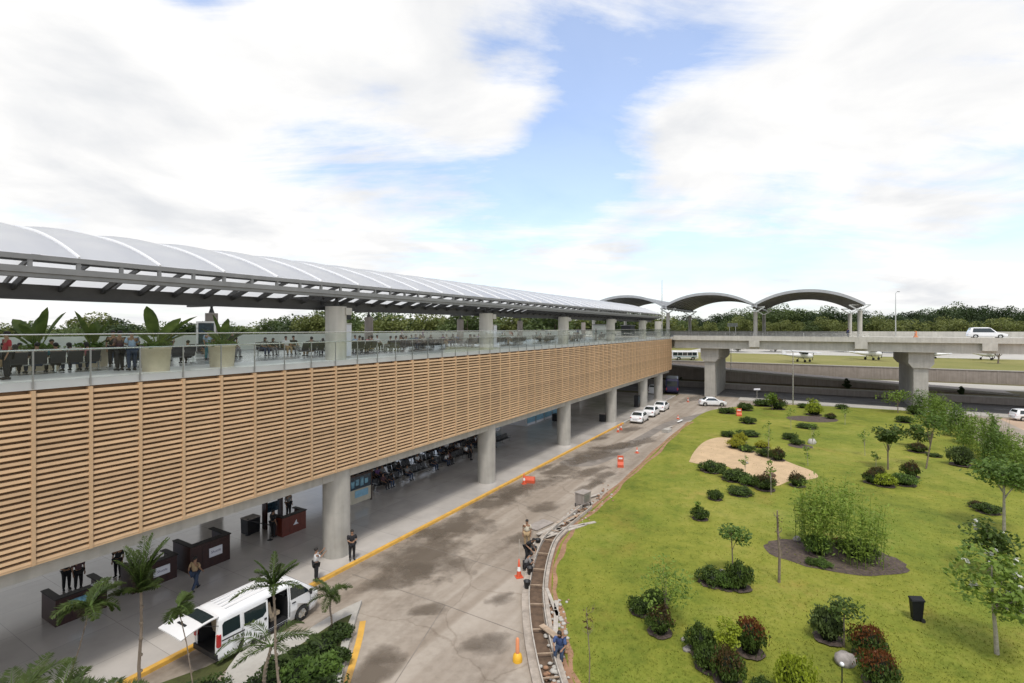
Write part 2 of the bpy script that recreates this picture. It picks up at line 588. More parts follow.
def arcade_material():
    """polished concrete paving with thin joints"""
    mt = mat('arcade_floor', (0.52, 0.485, 0.45), rough=0.14, spec=0.6, var=(0.35, 0.16), bump=(2, 0.03))
    nt = mt.node_tree
    b = nt.nodes['Principled BSDF']
    src = b.inputs['Base Color'].links[0].from_socket
    tc = nt.nodes.new('ShaderNodeTexCoord')
    br = nt.nodes.new('ShaderNodeTexBrick')
    br.inputs['Scale'].default_value = 1.0
    br.inputs['Mortar Size'].default_value = 0.012
    br.inputs['Brick Width'].default_value = 2.6
    br.inputs['Row Height'].default_value = 2.6
    br.offset = 0.0
    br.inputs['Color1'].default_value = (1, 1, 1, 1)
    br.inputs['Color2'].default_value = (0.88, 0.88, 0.88, 1)
    br.inputs['Mortar'].default_value = (0.6, 0.6, 0.6, 1)
    nt.links.new(tc.outputs['Object'], br.inputs[0])
    mx = nt.nodes.new('ShaderNodeMix')
    mx.data_type = 'RGBA'
    mx.blend_type = 'MULTIPLY'
    mx.inputs[0].default_value = 1.0
    nt.links.new(src, mx.inputs[6])
    nt.links.new(br.outputs[0], mx.inputs[7])
    nt.links.new(mx.outputs[2], b.inputs['Base Color'])


arcade_material()


def wet_material():
    mt = bpy.data.materials.new('wet')
    mt.use_nodes = True
    nt = mt.node_tree
    N, L = nt.nodes, nt.links
    b = N['Principled BSDF']
    b.inputs['Base Color'].default_value = (0.16, 0.130, 0.10, 1)
    b.inputs['Roughness'].default_value = 0.42
    tc = N.new('ShaderNodeTexCoord')
    n = N.new('ShaderNodeTexNoise')
    n.inputs['Scale'].default_value = 0.7
    n.inputs['Detail'].default_value = 7
    n.inputs['Roughness'].default_value = 0.6
    L.new(tc.outputs['Object'], n.inputs[0])
    # distance to the rim of the patch is stored per vertex as 'rim' (0 at the rim, 1 inside)
    at = N.new('ShaderNodeAttribute')
    at.attribute_name = 'rim'
    ad = N.new('ShaderNodeMath')
    ad.operation = 'ADD'
    L.new(n.outputs[0], ad.inputs[0])
    L.new(at.outputs['Fac'], ad.inputs[1])
    mr = N.new('ShaderNodeMapRange')
    mr.inputs[1].default_value = 0.78
    mr.inputs[2].default_value = 1.12
    mr.inputs[4].default_value = 0.68
    L.new(ad.outputs[0], mr.inputs[0])
    t = N.new('ShaderNodeBsdfTransparent')
    mx = N.new('ShaderNodeMixShader')
    L.new(mr.outputs[0], mx.inputs[0])
    L.new(t.outputs[0], mx.inputs[1])
    L.new(b.outputs[0], mx.inputs[2])
    L.new(mx.outputs[0], N['Material Output'].inputs[0])
    M['wet'] = mt


wet_material()


# ------------------------------------------------------------ mesh builder
class MB:
    def __init__(s):
        s.v, s.f, s.m, s.sm = [], [], [], []

    def add(s, verts, faces, mi=0, smooth=False):
        o = len(s.v)
        s.v.extend([tuple(v) for v in verts])
        for f in faces:
            s.f.append(tuple(i + o for i in f))
            s.m.append(mi)
            s.sm.append(smooth)

    def box(s, x0, x1, y0, y1, z0, z1, mi=0):
        v = [(x, y, z) for z in (z0, z1) for y in (y0, y1) for x in (x0, x1)]
        s.add(v, [(0, 2, 3, 1), (4, 5, 7, 6), (0, 1, 5, 4), (2, 6, 7, 3), (0, 4, 6, 2), (1, 3, 7, 5)], mi)

    def bar(s, p0, p1, w, h, mi=0, up=(0, 0, 1)):
        p0, p1 = Vector(p0), Vector(p1)
        d = (p1 - p0).normalized()
        upv = Vector(up)
        if abs(d.dot(upv)) > 0.98:
            upv = Vector((1, 0, 0))
        sx = d.cross(upv).normalized() * w / 2
        sz = sx.cross(d).normalized() * h / 2
        v = []
        for p in (p0, p1):
            v += [p - sx - sz, p + sx - sz, p + sx + sz, p - sx + sz]
        s.add(v, [(0, 3, 2, 1), (4, 5, 6, 7), (0, 1, 5, 4), (1, 2, 6, 5), (2, 3, 7, 6), (3, 0, 4, 7)], mi)

    def tube(s, pts, rad, n=8, mi=0, caps=True):
        pts = [Vector(p) for p in pts]
        if not isinstance(rad, (list, tuple)):
            rad = [rad] * len(pts)
        rings = []
        ref = None
        for i, p in enumerate(pts):
            d = (pts[min(i + 1, len(pts) - 1)] - pts[max(i - 1, 0)]).normalized()
            if ref is None:
                ref = Vector((0, 0, 1)) if abs(d.z) < 0.9 else Vector((1, 0, 0))
            sx = d.cross(ref).normalized()
            sy = sx.cross(d).normalized()
            ref = sy
            rings.append([p + (sx * math.cos(2 * PI * k / n) + sy * math.sin(2 * PI * k / n)) * rad[i] for k in range(n)])
        v = [q for r in rings for q in r]
        f = []
        for i in range(len(pts) - 1):
            for k in range(n):
                f.append((i * n + k, i * n + (k + 1) % n, (i + 1) * n + (k + 1) % n, (i + 1) * n + k))
        s.add(v, f, mi, True)
        if caps:
            o = (len(pts) - 1) * n
            s.add([v[k] for k in range(n)], [tuple(range(n))[::-1]], mi)
            s.add([v[o + k] for k in range(n)], [tuple(range(n))], mi)

    def lathe(s, prof, n=20, mi=0, c=(0, 0, 0), smooth=True):
        v, f = [], []
        for r, z in prof:
            for k in range(n):
                a = 2 * PI * k / n
                v.append((c[0] + r * math.cos(a), c[1] + r * math.sin(a), c[2] + z))
        for i in range(len(prof) - 1):
            for k in range(n):
                f.append((i * n + k, i * n + (k + 1) % n, (i + 1) * n + (k + 1) % n, (i + 1) * n + k))
        s.add(v, f, mi, smooth)
        if prof[0][0] > 1e-4:
            s.add(v[:n], [tuple(range(n))[::-1]], mi)
        if prof[-1][0] > 1e-4:
            s.add(v[-n:], [tuple(range(n))], mi)

    def prism(s, poly, z0, z1, mi=0, mtop=None):
        """a plan polygon (x, y) pulled from z0 to z1"""
        n = len(poly)
        v = [(x, y, z0) for x, y in poly] + [(x, y, z1) for x, y in poly]
        s.add(v, [(i, (i + 1) % n, (i + 1) % n + n, i + n) for i in range(n)], mi)
        s.add(v[n:], [tuple(range(n))], mi if mtop is None else mtop)
        s.add(v[:n], [tuple(range(n))[::-1]], mi)

    def prism_y(s, poly, y0, y1, mi=0):
        """an (x, z) outline pulled along y"""
        n = len(poly)
        v = [(x, y0, z) for x, z in poly] + [(x, y1, z) for x, z in poly]
        s.add(v, [(i, (i + 1) % n, (i + 1) % n + n, i + n) for i in range(n)], mi)
        s.add(v[n:], [tuple(range(n))], mi)
        s.add(v[:n], [tuple(range(n))[::-1]], mi)

    def ball(s, c, r, mi=0, n=10, m=7, wob=0.0, rg=None):
        v, f = [], []
        r = r if isinstance(r, (list, tuple)) else (r, r, r)
        for i in range(m + 1):
            th = PI * i / m
            for k in range(n):
                ph = 2 * PI * k / n
                w = 1 + (rg.uniform(-wob, wob) if rg and 0 < i < m else 0)
                v.append((c[0] + r[0] * w * math.sin(th) * math.cos(ph), c[1] + r[1] * w * math.sin(th) * math.sin(ph),
                          c[2] + r[2] * w * math.cos(th)))
        for i in range(m):
            for k in range(n):
                f.append((i * n + k, (i + 1) * n + k, (i + 1) * n + (k + 1) % n, i * n + (k + 1) % n))
        s.add(v, f, mi, True)

    def build(s, name, mats, parent=None, off=(0, 0, 0), loc=None, rotz=None, fix=True):
        if not isinstance(mats, (list, tuple)):
            mats = [mats]
        me = bpy.data.meshes.new(name)
        v = [(a - off[0], b - off[1], c - off[2]) for a, b, c in s.v]
        me.from_pydata(v, [], s.f)
        for mm_ in mats:
            me.materials.append(M[mm_] if isinstance(mm_, str) else mm_)
        me.polygons.foreach_set('material_index', s.m)
        me.polygons.foreach_set('use_smooth', s.sm)
        if fix:
            b = bmesh.new()
            b.from_mesh(me)
            bmesh.ops.recalc_face_normals(b, faces=b.faces)
            b.to_mesh(me)
            b.free()
        me.update()
        o = bpy.data.objects.new(name, me)
        col.objects.link(o)
        if parent:
            o.parent = parent
        if loc is not None:
            o.location = loc
        if rotz is not None:
            o.rotation_euler = (0, 0, rotz)
        return o


def tag(o, label=None, cat=None, group=None, kind=None):
    if label:
        o['label'] = label
    if cat:
        o['category'] = cat
    if group:
        o['group'] = group
    if kind:
        o['kind'] = kind
    return o


def thing(name, label, cat, loc=(0, 0, 0), rotz=0.0, group=None, scale=None):
    o = bpy.data.objects.new(name, None)
    col.objects.link(o)
    o.empty_display_size = 0.3
    o.location = loc
    o.rotation_euler = (0, 0, rotz)
    if scale:
        o.scale = scale if isinstance(scale, (tuple, list)) else (scale,) * 3
    return tag(o, label, cat, group)


def struct(name, mb, mats, **k):
    o = mb.build(name, mats, **k)
    o['kind'] = 'structure'
    return o


def copy_tree(o, parent=None):
    c = o.copy()
    col.objects.link(c)
    c.parent = parent
    for ch in list(o.children):
        copy_tree(ch, c)
    return c


def again(proto, loc, rotz=0.0, label=None, group=None, scale=None):
    c = copy_tree(proto)
    c.location = loc
    c.rotation_euler = (0, 0, rotz)
    if scale:
        c.scale = scale if isinstance(scale, (tuple, list)) else (scale,) * 3
    if label:
        c['label'] = label
    if group:
        c['group'] = group
    return c


class Proto:
    """the first placing moves the built thing itself, later ones copy it"""

    def __init__(s, o):
        s.o, s.used = o, False

    def put(s, loc, rotz=0.0, label=None, group=None, scale=None):
        if s.used:
            return again(s.o, loc, rotz, label, group, scale)
        s.used = True
        o = s.o
        o.location = loc
        o.rotation_euler = (0, 0, rotz)
        if scale:
            o.scale = scale if isinstance(scale, (tuple, list)) else (scale,) * 3
        if label:
            o['label'] = label
        if group:
            o['group'] = group
        return o


ORD = ['first', 'second', 'third', 'fourth', 'fifth', 'sixth', 'seventh', 'eighth', 'ninth', 'tenth', 'eleventh', 'twelfth',
       'thirteenth', 'fourteenth', 'fifteenth', 'sixteenth', 'seventeenth', 'eighteenth', 'nineteenth', 'twentieth']
for t in ('twenty', 'thirty', 'forty', 'fifty', 'sixty', 'seventy', 'eighty'):
    if t != 'twenty':
        ORD.append(t[:-1] + 'ieth')
    ORD += [t + '-' + x for x in ORD[:9]]
# ------------------------------------------------------------ the ground and its surfaces
def sheet(name, pts, z, m_, thick=None, mside=None):
    b = MB()
    if thick:
        b.prism([(p.x, p.y) for p in pts], z - thick, z, 1 if mside else 0, 0)
        return struct(name, b, [m_, mside] if mside else m_, fix=True)
    b.add([(p.x, p.y, z) for p in pts], [tuple(range(len(pts)))])
    o = struct(name, b, m_, fix=False)
    if o.data.polygons[0].normal.z < 0:
        o.data.flip_normals()
    return o


def rect(a0, a1, q0, q1):
    return [W(a0, q0), W(a1, q0), W(a1, q1), W(a0, q1)]


def smooth_line(pts, n=6):
    out = []
    for i in range(len(pts) - 1):
        p0, p1, p2, p3 = pts[max(i - 1, 0)], pts[i], pts[i + 1], pts[min(i + 2, len(pts) - 1)]
        for k in range(n):
            t = k / n
            out.append(0.5 * ((2 * p1) + (p2 - p0) * t + (2 * p0 - 5 * p1 + 4 * p2 - p3) * t * t + (3 * p1 - p0 - 3 * p2 + p3) * t ** 3))
    out.append(pts[-1])
    return out


sheet('ground', [Vector((-4000, -300, 0)), Vector((4000, -300, 0)), Vector((4000, 4500, 0)), Vector((-4000, 4500, 0))], -0.07, 'earth')
sheet('dirt_ground', rect(-10, 98.9, -130, -10), -0.03, 'dirt_pink')
sheet('driveway', rect(-35, 102.6, -24, 21.4), 0.0, 'driveway')
sheet('far_road', rect(102.6, 115.7, -150, 95), 0.004, 'asphalt')
sheet('far_sidewalk', rect(98.9, 102.6, -150, 10.5), 0.13, 'kerb_concrete', 0.2)
lane = MB()
for k in range(-30, 20):
    lane.add([W(109 + s_, 4 * k + t_, 0.009) for s_, t_ in ((0, 0), (.12, 0), (.12, 1.8), (0, 1.8))], [(0, 1, 2, 3)])
struct('lane_marking', lane, 'white_line')

# arcade paving under the concourse with its yellow kerb
sheet('arcade_pavement', rect(-35, 98.9, 21.5, 62), 0.15, 'arcade_floor', 0.3)
o = bpy.data.objects['arcade_pavement']
o.rotation_euler = (0, 0, TH)
for v in o.data.vertices:
    a_, q_ = AQ(v.co)
    v.co = (a_, q_, v.co.z)
kb = MB()
kb.box(-35, 67.0, 21.33, 21.56, -0.05, 0.158)
struct('yellow_kerb', kb, 'yellow_paint', rotz=TH)
kb = MB()
kb.box(67.0, 98.9, 21.33, 21.56, -0.05, 0.157)
struct('kerb', kb, 'kerb_concrete', rotz=TH)

# the lawn, a little above the drive, with its long curved edge
edge_px = [(640, 900), (592, 740), (573, 683), (560, 640), (552, 600), (553, 568), (561, 545), (577, 524), (601, 503), (625, 481),
           (648, 460), (668, 441), (687, 425), (704, 413.5), (722, 409), (760, 405.6), (800, 405.6), (850, 408), (900, 411)]
edge = smooth_line([P(x, y) for x, y in edge_px], 5)
right = [P(930, 413), P(960, 430), P(1024, 476), P(1120, 540), P(1400, 690), P(1900, 1200), P(900, 1400)]
lawn_o = sheet('lawn', edge + right, 0.11, 'lawn', 0.25, 'soil')
lawn_world = [Vector((p.x, p.y)) for p in edge + right]
# worn soil along the edge
rg = random.Random(3)
eb = MB()
el_ = edge[3:62]
outer = []
for i, p in enumerate(el_):
    a_, b_ = el_[max(i - 1, 0)], el_[min(i + 1, len(el_) - 1)]
    d = (b_ - a_).normalized()
    nrm = Vector((-d.y, d.x, 0))
    wv = .5 + .28 * math.sin(i * .55) + .22 * math.sin(i * 1.3 + 1) + rg.uniform(-.08, .08)
    outer.append((p + nrm * (0.25 + .2 * wv), p - nrm * (0.12 + .42 * wv)))
v = []
for l_, r_ in outer:
    v += [(l_.x, l_.y, 0.02), (l_.x * .3 + r_.x * .7, l_.y * .3 + r_.y * .7, 0.118), (r_.x, r_.y, 0.114)]
f = []
for i in range(len(outer) - 1):
    f += [(3 * i, 3 * i + 1, 3 * i + 4, 3 * i + 3), (3 * i + 1, 3 * i + 2, 3 * i + 5, 3 * i + 4)]
eb.add(v, f, 0, True)
struct('bare_soil_edge', eb, 'soil')

# grass tufts thicken the near lawn
def inside(p, poly):
    c = False
    j = len(poly) - 1
    for i in range(len(poly)):
        a_, b_ = poly[i], poly[j]
        if (a_.y > p[1]) != (b_.y > p[1]) and p[0] < (b_.x - a_.x) * (p[1] - a_.y) / (b_.y - a_.y) + a_.x:
            c = not c
        j = i
    return c


def grass_tufts():
    rs = np.random.RandomState(2)
    n = 26000
    px_ = rs.uniform(545, 1024, n)
    py_ = rs.uniform(430, 690, n)
    V, F = [], []
    for x, y in zip(px_, py_):
        p = P(x, y, 0.11)
        if not inside((p.x, p.y), lawn_world):
            continue
        h = rs.uniform(0.03, 0.075)
        for k in range(2):
            a_ = rs.uniform(0, 2 * PI)
            dx, dy = math.cos(a_) * h * 0.5, math.sin(a_) * h * 0.5
            ox, oy = rs.uniform(-.05, .05, 2)
            i = len(V)
            V += [(p.x + ox - dy * .5, p.y + oy + dx * .5, .105), (p.x + ox + dy * .5, p.y + oy - dx * .5, .105), (p.x + ox + dx * 1.3, p.y + oy + dy * 1.3, .105 + h)]
            F.append((i, i + 1, i + 2))
    b = MB()
    b.add(V, F)
    o_ = b.build('grass', 'lawn', fix=False)
    tag(o_, kind='stuff')


grass_tufts()

# sandy clearing and mulch beds on the lawn
sand_px = [(689, 462), (694, 452), (704, 442), (718, 437.5), (733, 439), (741, 446), (757, 452), (775, 457), (796, 465), (812, 471), (818, 477),
           (806, 480), (790, 481), (777, 486), (762, 484), (748, 481), (734, 470), (722, 465), (705, 465)]
sp = smooth_line([P(x, y, .11) for x, y in sand_px] + [P(*sand_px[0], .11)], 4)[:-1]
sheet('sand_clearing', sp, 0.122, 'sand')


def ellipse_bed(name, cx, cy, rx_px, m_, ry_m, z=0.125, tilt=0.0):
    c = P(cx, cy, .11)
    rx = rx_px / FPX * c.y
    g_ = random.Random(int(cx))
    pts = []
    for k in range(36):
        a_ = 2 * PI * k / 36
        w = 1 + g_.uniform(-.04, .04)
        x, y = rx * w * math.cos(a_), ry_m * w * math.sin(a_)
        pts.append(Vector((c.x + x * math.cos(tilt) - y * math.sin(tilt), c.y + x * math.sin(tilt) + y * math.cos(tilt), 0)))
    return sheet(name, pts, z, m_)


ellipse_bed('mulch_bed', 833, 556, 62, 'mulch', 2.15, tilt=-0.30)
ellipse_bed('mulch_bed', 812, 419, 24, 'mulch', 2.6)
ellipse_bed('mulch_bed', 800, 446, 11, 'mulch', 1.2)

# the asphalt band worn into the drive and wet patches
band = [(608, 449), (575, 457), (560, 462), (566, 466), (592, 466), (612, 459), (640, 444), (668, 427), (700, 418), (716, 413), (714, 411), (694, 415), (664, 423), (634, 439)]
sheet('asphalt_patch', smooth_line([P(x, y) for x, y in band] + [P(*band[0])], 3)[:-1], 0.005, 'asphalt_patch')


def wet(cx, cy, rx_px, ry_px, seed):
    zw = .008 + .0022 * seed
    g_ = random.Random(seed)
    c = P(cx, cy)
    n, rings = 32, 5
    ph = [g_.uniform(0, 6.28) for _ in range(3)]
    v, f, rim = [(c.x, c.y, zw)], [], [0.62]
    for j in range(1, rings + 1):
        for k in range(n):
            a_ = 2 * PI * k / n
            w = 1.25 * (1 + .18 * math.sin(2 * a_ + ph[0]) + .12 * math.sin(3 * a_ + ph[1]) + .06 * math.sin(5 * a_ + ph[2]))
            dx_, dy_ = rx_px * w * math.cos(a_) * j / rings, ry_px * w * math.sin(a_) * j / rings
            p = P(cx + dx_, cy + dy_ - dx_ * .22)
            v.append((p.x, p.y, zw))
            rim.append(0.62 * (1 - (j / rings) ** 2))
    for k in range(n):
        f.append((0, 1 + k, 1 + (k + 1) % n))
    for j in range(rings - 1):
        for k in range(n):
            f.append((1 + j * n + k, 1 + (j + 1) * n + k, 1 + (j + 1) * n + (k + 1) % n, 1 + j * n + (k + 1) % n))
    b = MB()
    b.add(v, f)
    o_ = struct('wet_patch', b, 'wet', fix=False)
    if o_.data.polygons[0].normal.z < 0:
        o_.data.flip_normals()
    at = o_.data.attributes.new('rim', 'FLOAT', 'POINT')
    at.data.foreach_set('value', rim)


for i, (x, y, rx, ry) in enumerate([(425, 558, 62, 26), (400, 578, 45, 14), (455, 528, 52, 13), (493, 503, 36, 9), (525, 487, 40, 8), (514, 493, 26, 5), (560, 470, 26, 7),
                                    (596, 452, 34, 7), (594, 458, 26, 5), (590, 472, 20, 6), (601, 478, 16, 6), (588, 487, 16, 4), (545, 468, 14, 3),
                                    (520, 538, 14, 8), (487, 645, 30, 16), (385, 655, 26, 12), (360, 680, 40, 22), (640, 443, 22, 4), (617, 446, 18, 4), (600, 438, 14, 3),
                                    (500, 600, 18, 7), (430, 610, 24, 8), (545, 508, 20, 6), (630, 430, 16, 3), (697, 398, 22, 3)]):
    wet(x, y, rx, ry, i)

# slab joints of the drive
jb = MB()
for p0, p1 in (((352, 574), (445, 605)), ((445, 605), (530, 636)), ((445, 605), (395, 683)), ((512, 500), (560, 520)), ((420, 545), (512, 572))):
    jb.bar(P(*p0, .006), P(*p1, .006), 0.03, 0.006)
struct('slab_joint', jb, 'asphalt_patch')

# raised ground behind the roads
sheet('terrace', rect(116.2, 143.4, -260, 250), 1.25, 'earth')
sheet('terrace_road', rect(128, 140, -260, 250), 1.262, 'kerb_concrete')
sheet('airfield', rect(143.4, 4200, -3800, 3800), 4.0, 'field')
sheet('apron', rect(196, 240, -150, 40), 4.012, 'kerb_concrete')


def wall_thing(name, label, a0, a1, q0, q1, z0, z1, m_, cap=True, cat='wall', step=6.0):
    t = thing(name, label, cat, W(a0, q0, z0), TH)
    b = MB()
    b.box(a0, a1, q0, q1, z0, z1)
    n = int(abs(q1 - q0) / step)
    for k in range(n + 1):
        qq = q0 + (q1 - q0) * k / n
        b.box(a0 - .06, a0 - .001, qq - .12, qq + .12, z0, z1 - .02)
    b.build('panel_wall', m_, t, off=(a0, q0, z0))
    if cap:
        b = MB()
        b.box(a0 - .12, a1 + .1, q0, q1, z1 + .002, z1 + .16)
        b.build('coping', 'kerb_concrete', t, off=(a0, q0, z0))
    return t


wall_thing('roadside_wall', 'long low dark wall with a pale coping along the back of the far road', 115.8, 116.2, -200, 120, 0, 1.12, 'concrete_dark')
wall_thing('retaining_wall', 'tall brown grey panelled retaining wall below the grassy airfield', 143, 143.4, -260, 250, 1.25, 3.95, 'wall_brown', step=5.0)
# the ramp: a wedge whose pale kerb climbs to the left
t = thing('road_ramp', 'sloping road ramp with a pale kerb behind the bridge piers', 'ramp', W(120, -32, 1.25), TH)
b = MB()
b.add([(120, -32, 1.2), (120, 110, 1.2), (120, 110, 6.4), (120, 60, 5.86), (120, -32, 1.3), (127.9, -32, 1.2), (127.9, 110, 1.2), (127.9, 110, 6.4), (127.9, 60, 5.86), (127.9, -32, 1.3)],
      [(0, 1, 2, 3, 4), (5, 9, 8, 7, 6), (4, 3, 8, 9), (3, 2, 7, 8)])
b.build('embankment', 'wall_brown', t, off=(120, -32, 1.25))
b = MB()
b.bar((119.9, -32, 1.35), (119.9, 60, 5.95), 0.35, 0.35)
b.build('ramp_kerb', 'kerb_concrete', t, off=(120, -32, 1.25))

# ------------------------------------------------------------ the concourse building
A0, A1 = -6.0, 98.9
QF = 22.2                              # louvre face
ZF = 11.2                              # deck level
NB = 67
BAY = (A1 - A0) / NB
COLS = [4.2 + 15.65 * k for k in range(6)] + [92.6]
ROW2 = [c_ + 1.4 for c_ in COLS]
bld = thing('elevated_concourse', 'long elevated concourse clad in tan louvres and raised on thick concrete columns', 'building', W(A0, QF, 0), TH)
OFF = (A0, QF, 0)
b = MB()
b.box(A0, A1, QF + .45, 41, 10.72, ZF)
b.build('deck_slab', 'floor_deck', bld, off=OFF)
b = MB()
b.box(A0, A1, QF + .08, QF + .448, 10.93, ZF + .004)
b.box(A0, A1, QF + .45, QF + 3.4, ZF + .001, ZF + .006)  # sheen of daylight along the open edge, painted as paler floor
b.build('deck_cap_and_sheen', 'deck_cap_and_sheen', bld, off=OFF)
b = MB()
b.box(A0, A1, QF + .42, QF + 1.0, 4.52, 10.71)
for k in range(1, 22):
    b.box(A0 + k * 4.9, A0 + k * 4.9 + .03, QF + .405, QF + .42, 4.53, 5.05)
b.build('edge_beam', 'concrete', bld, off=OFF)
b = MB()
b.box(A0, A1 - .05, QF + .36, QF + .415, 5.12, 10.9)
b.build('louvre_backing', 'louvre_back', bld, off=OFF)
b = MB()
b.box(A0, A1, QF + 1.01, 40.9, 5.3, 5.5)
b.box(A0, A1, 40.5, 41, 5.5, 10.7)
for a_ in COLS:
    b.box(a_ - .5, a_ + .5, QF + 1.02, 40.4, 4.6, 5.3)
b.build('soffit', 'concrete', bld, off=OFF)
b = MB()
b.box(A1, A1 + .25, QF, 41, 5.1, 10.9)
b.build('end_wall', 'louvre', bld, off=OFF)


def louvre_mesh():
    b = MB()
    n = 29
    z0, z1 = 5.14, 10.88
    dz = (z1 - z0) / n
    for k in range(n):
        z = z0 + k * dz
        # tilted blade, its outer lip lower
        b.add([(.055, .0, z + .02), (BAY - .055, .0, z + .02), (BAY - .055, .03, z + .0), (.055, .03, z + .0),
               (.055, .02, z + .115), (BAY - .055, .02, z + .115), (BAY - .055, .20, z + .125), (.055, .20, z + .125)],
              [(0, 1, 5, 4), (4, 5, 6, 7), (3, 7, 6, 2), (0, 3, 2, 1), (0, 4, 7, 3), (1, 2, 6, 5)])
    b.box(-.055, .055, -.02, .30, z0 - .06, z1 + .02)
    b.box(.055, BAY - .055, .01, .3, z0 - .06, z0 + .012)
    return b


lp = louvre_mesh().build('louvre_panel', 'louvre', bld, loc=(0, 0, 0))
for k in range(1, NB):
    c = lp.copy()
    col.objects.link(c)
    c.parent = bld
    c.location = (k * BAY, 0, 0)


def part_copies(proto, parent, locs):
    for l_ in locs:
        c = proto.copy()
        col.objects.link(c)
        c.parent = parent
        c.location = l_


b = MB()
b.lathe([(.75, 0), (.75, 4.93)], 40)
b.lathe([(.752, 2.55), (.757, 2.56), (.757, 2.58), (.752, 2.59)], 40)
c0 = b.build('column', 'concrete', bld, loc=(COLS[0] - A0, 23.1 - QF, .15))
part_copies(c0, bld, [(a_ - A0, 23.1 - QF, .15) for a_ in COLS[1:]] + [(a_ - A0, 38.2 - QF, .15) for a_ in ROW2])
b = MB()
b.lathe([(.58, 0), (.58, 3.02)], 32)
b.box(.2, .62, -.62, -.3, 2.55, 2.95)
c0 = b.build('upper_column', 'concrete_pale', bld, loc=(COLS[0] - A0, 23.15 - QF, ZF))
part_copies(c0, bld, [(a_ - A0, 23.15 - QF, ZF) for a_ in COLS[1:]])
b = MB()
b.lathe([(.42, 0), (.42, 2.9)], 28)
c0 = b.build('rear_column', 'concrete_dark', bld, loc=(ROW2[0] - A0, 38.2 - QF, ZF))
part_copies(c0, bld, [(a_ - A0, 38.2 - QF, ZF) for a_ in ROW2[1:]])
b = MB()
b.box(A0, A1, 40.6, 40.8, ZF, ZF + 1.25)
b.build('far_parapet', 'pale_wall', bld, off=OFF)

# glass balustrade
bal = thing('glass_balustrade', 'clear glass balustrade with two slim steel rails along the edge of the upper deck', 'railing', W(A0, QF, ZF), TH)
b = MB()
b.tube([(0, .0, 1.58), (A1 - A0, .0, 1.58)], .022, 8)
b.build('top_rail', 'steel_bright', bal)
b = MB()
b.tube([(0, .12, 1.05), (A1 - A0, .12, 1.05)], .03, 8)
b.build('handrail', 'steel_bright', bal)
b = MB()
b.box(-.025, .025, .03, .06, -.24, 1.04)
b.bar((0, .05, 1.0), (0, .12, 1.05), .02, .02)
p0 = b.build('post', 'steel_post', bal)
part_copies(p0, bal, [(k * BAY, 0, 0) for k in range(1, NB + 1)])
b = MB()
b.box(.02, BAY - .02, -.006, .006, .02, 1.56)
p0 = b.build('glass_pane', 'glass_rail', bal)
part_copies(p0, bal, [(k * BAY, 0, 0) for k in range(1, NB)])

# ------------------------------------------------------------ the long vaulted canopy
C0, C1 = -5.2, 90.6
can = thing('vaulted_canopy', 'long vaulted white membrane canopy on dark steel over the upper deck', 'canopy', W(C0, QF, 14), TH)
OC = (C0, QF, 14)
NR = 37
RB = (C1 - C0) / NR


def vz(q):
    return 15.46 + 1.9 * (1 - ((q - 31.1) / 8.85) ** 2)


b = MB()
L_ = C1 - C0
b.box(C0, C1, QF - .02, QF + .14, 15.28, 15.45)
b.box(C0, C1, QF - .08, QF + .2, 14.84, 15.05)
b.box(C0, C1, QF + .0, QF + .35, 14.70, 14.835)
for k in range(2 * NR + 1):
    a_ = C0 + k * RB / 2
    b.box(a_ - .055, a_ + .055, QF + .0, QF + .12, 15.05, 15.28)
b.build('edge_truss', 'steel_grey', can, off=OC)
b = MB()
b.box(C0, C1, 23.82, 24.05, 14.04, 14.56)
b.box(C0, C1, 23.74, 24.13, 14.02, 14.07)
b.build('lower_beam', 'steel_dark', can, off=OC)
b = MB()
for k in range(2 * NR + 1):
    a_ = C0 + k * RB / 2
    b.bar((a_, QF + .2, 14.86), (a_, 23.82, 14.42), .10, .20)
b.build('bracket', 'steel_dark', can, off=OC)
b = MB()
b.box(C0, C1, 39.7, 40.0, 14.86, 15.4)
b.build('far_beam', 'steel_dark', can, off=OC)
rb = MB()
for i in range(18):
    q0_, q1_ = QF + .2 + i * (17.4 / 18), QF + .2 + (i + 1) * (17.4 / 18)
    rb.bar((0, q0_ - QF, vz(q0_) - 14.16), (0, q1_ - QF, vz(q1_) - 14.16), .12, .24)
r0 = rb.build('rib', 'steel_dark', can, loc=(0, 0, 0))
part_copies(r0, can, [(k * RB, 0, 0) for k in range(1, NR + 1)])
b = MB()
for q_ in (31.1, 35.7):
    b.box(C0, C1, q_ - .06, q_ + .06, vz(q_) - .30, vz(q_) - .18)
b.build('purlin', 'steel_dark', can, off=OC)
nk = MB()
nk.lathe([(.20, 0), (.09, .35), (.09, .62)], 12)
nk.box(-.12, .12, -.6, .9, .5, .62)
n0 = nk.build('bearing_neck', 'steel_dark', can, loc=(COLS[0] - C0, 23.1 - QF, 14.22 - 14))
part_copies(n0, can, [(a_ - C0, 23.1 - QF, .22) for a_ in COLS[1:-1]] + [(a_ - C0, 38.2 - QF, .12) for a_ in ROW2[:-1]])
b = MB()
for a_ in COLS[:-1]:
    b.box(a_ - .15, a_ + .15, 24.1, 38.6, 14.5, 14.86)
b.build('cross_beam', 'steel_dark', can, off=OC)
mb_ = MB()
nu, nv = 8, 22
v = []
for j in range(nv + 1):
    q_ = QF - .02 + j * 17.75 / nv
    for i in range(nu + 1):
        t_ = i / nu
        bulge = .20 * (1 - (2 * t_ - 1) ** 2) * math.sin(PI * min(1, max(0, (j + .15) / (nv + .3)))) ** .5
        v.append((t_ * RB, q_ - QF, vz(q_) - 14 + bulge))
mb_.add(v, [(j * (nu + 1) + i, j * (nu + 1) + i + 1, (j + 1) * (nu + 1) + i + 1, (j + 1) * (nu + 1) + i) for j in range(nv) for i in range(nu)], 0, True)
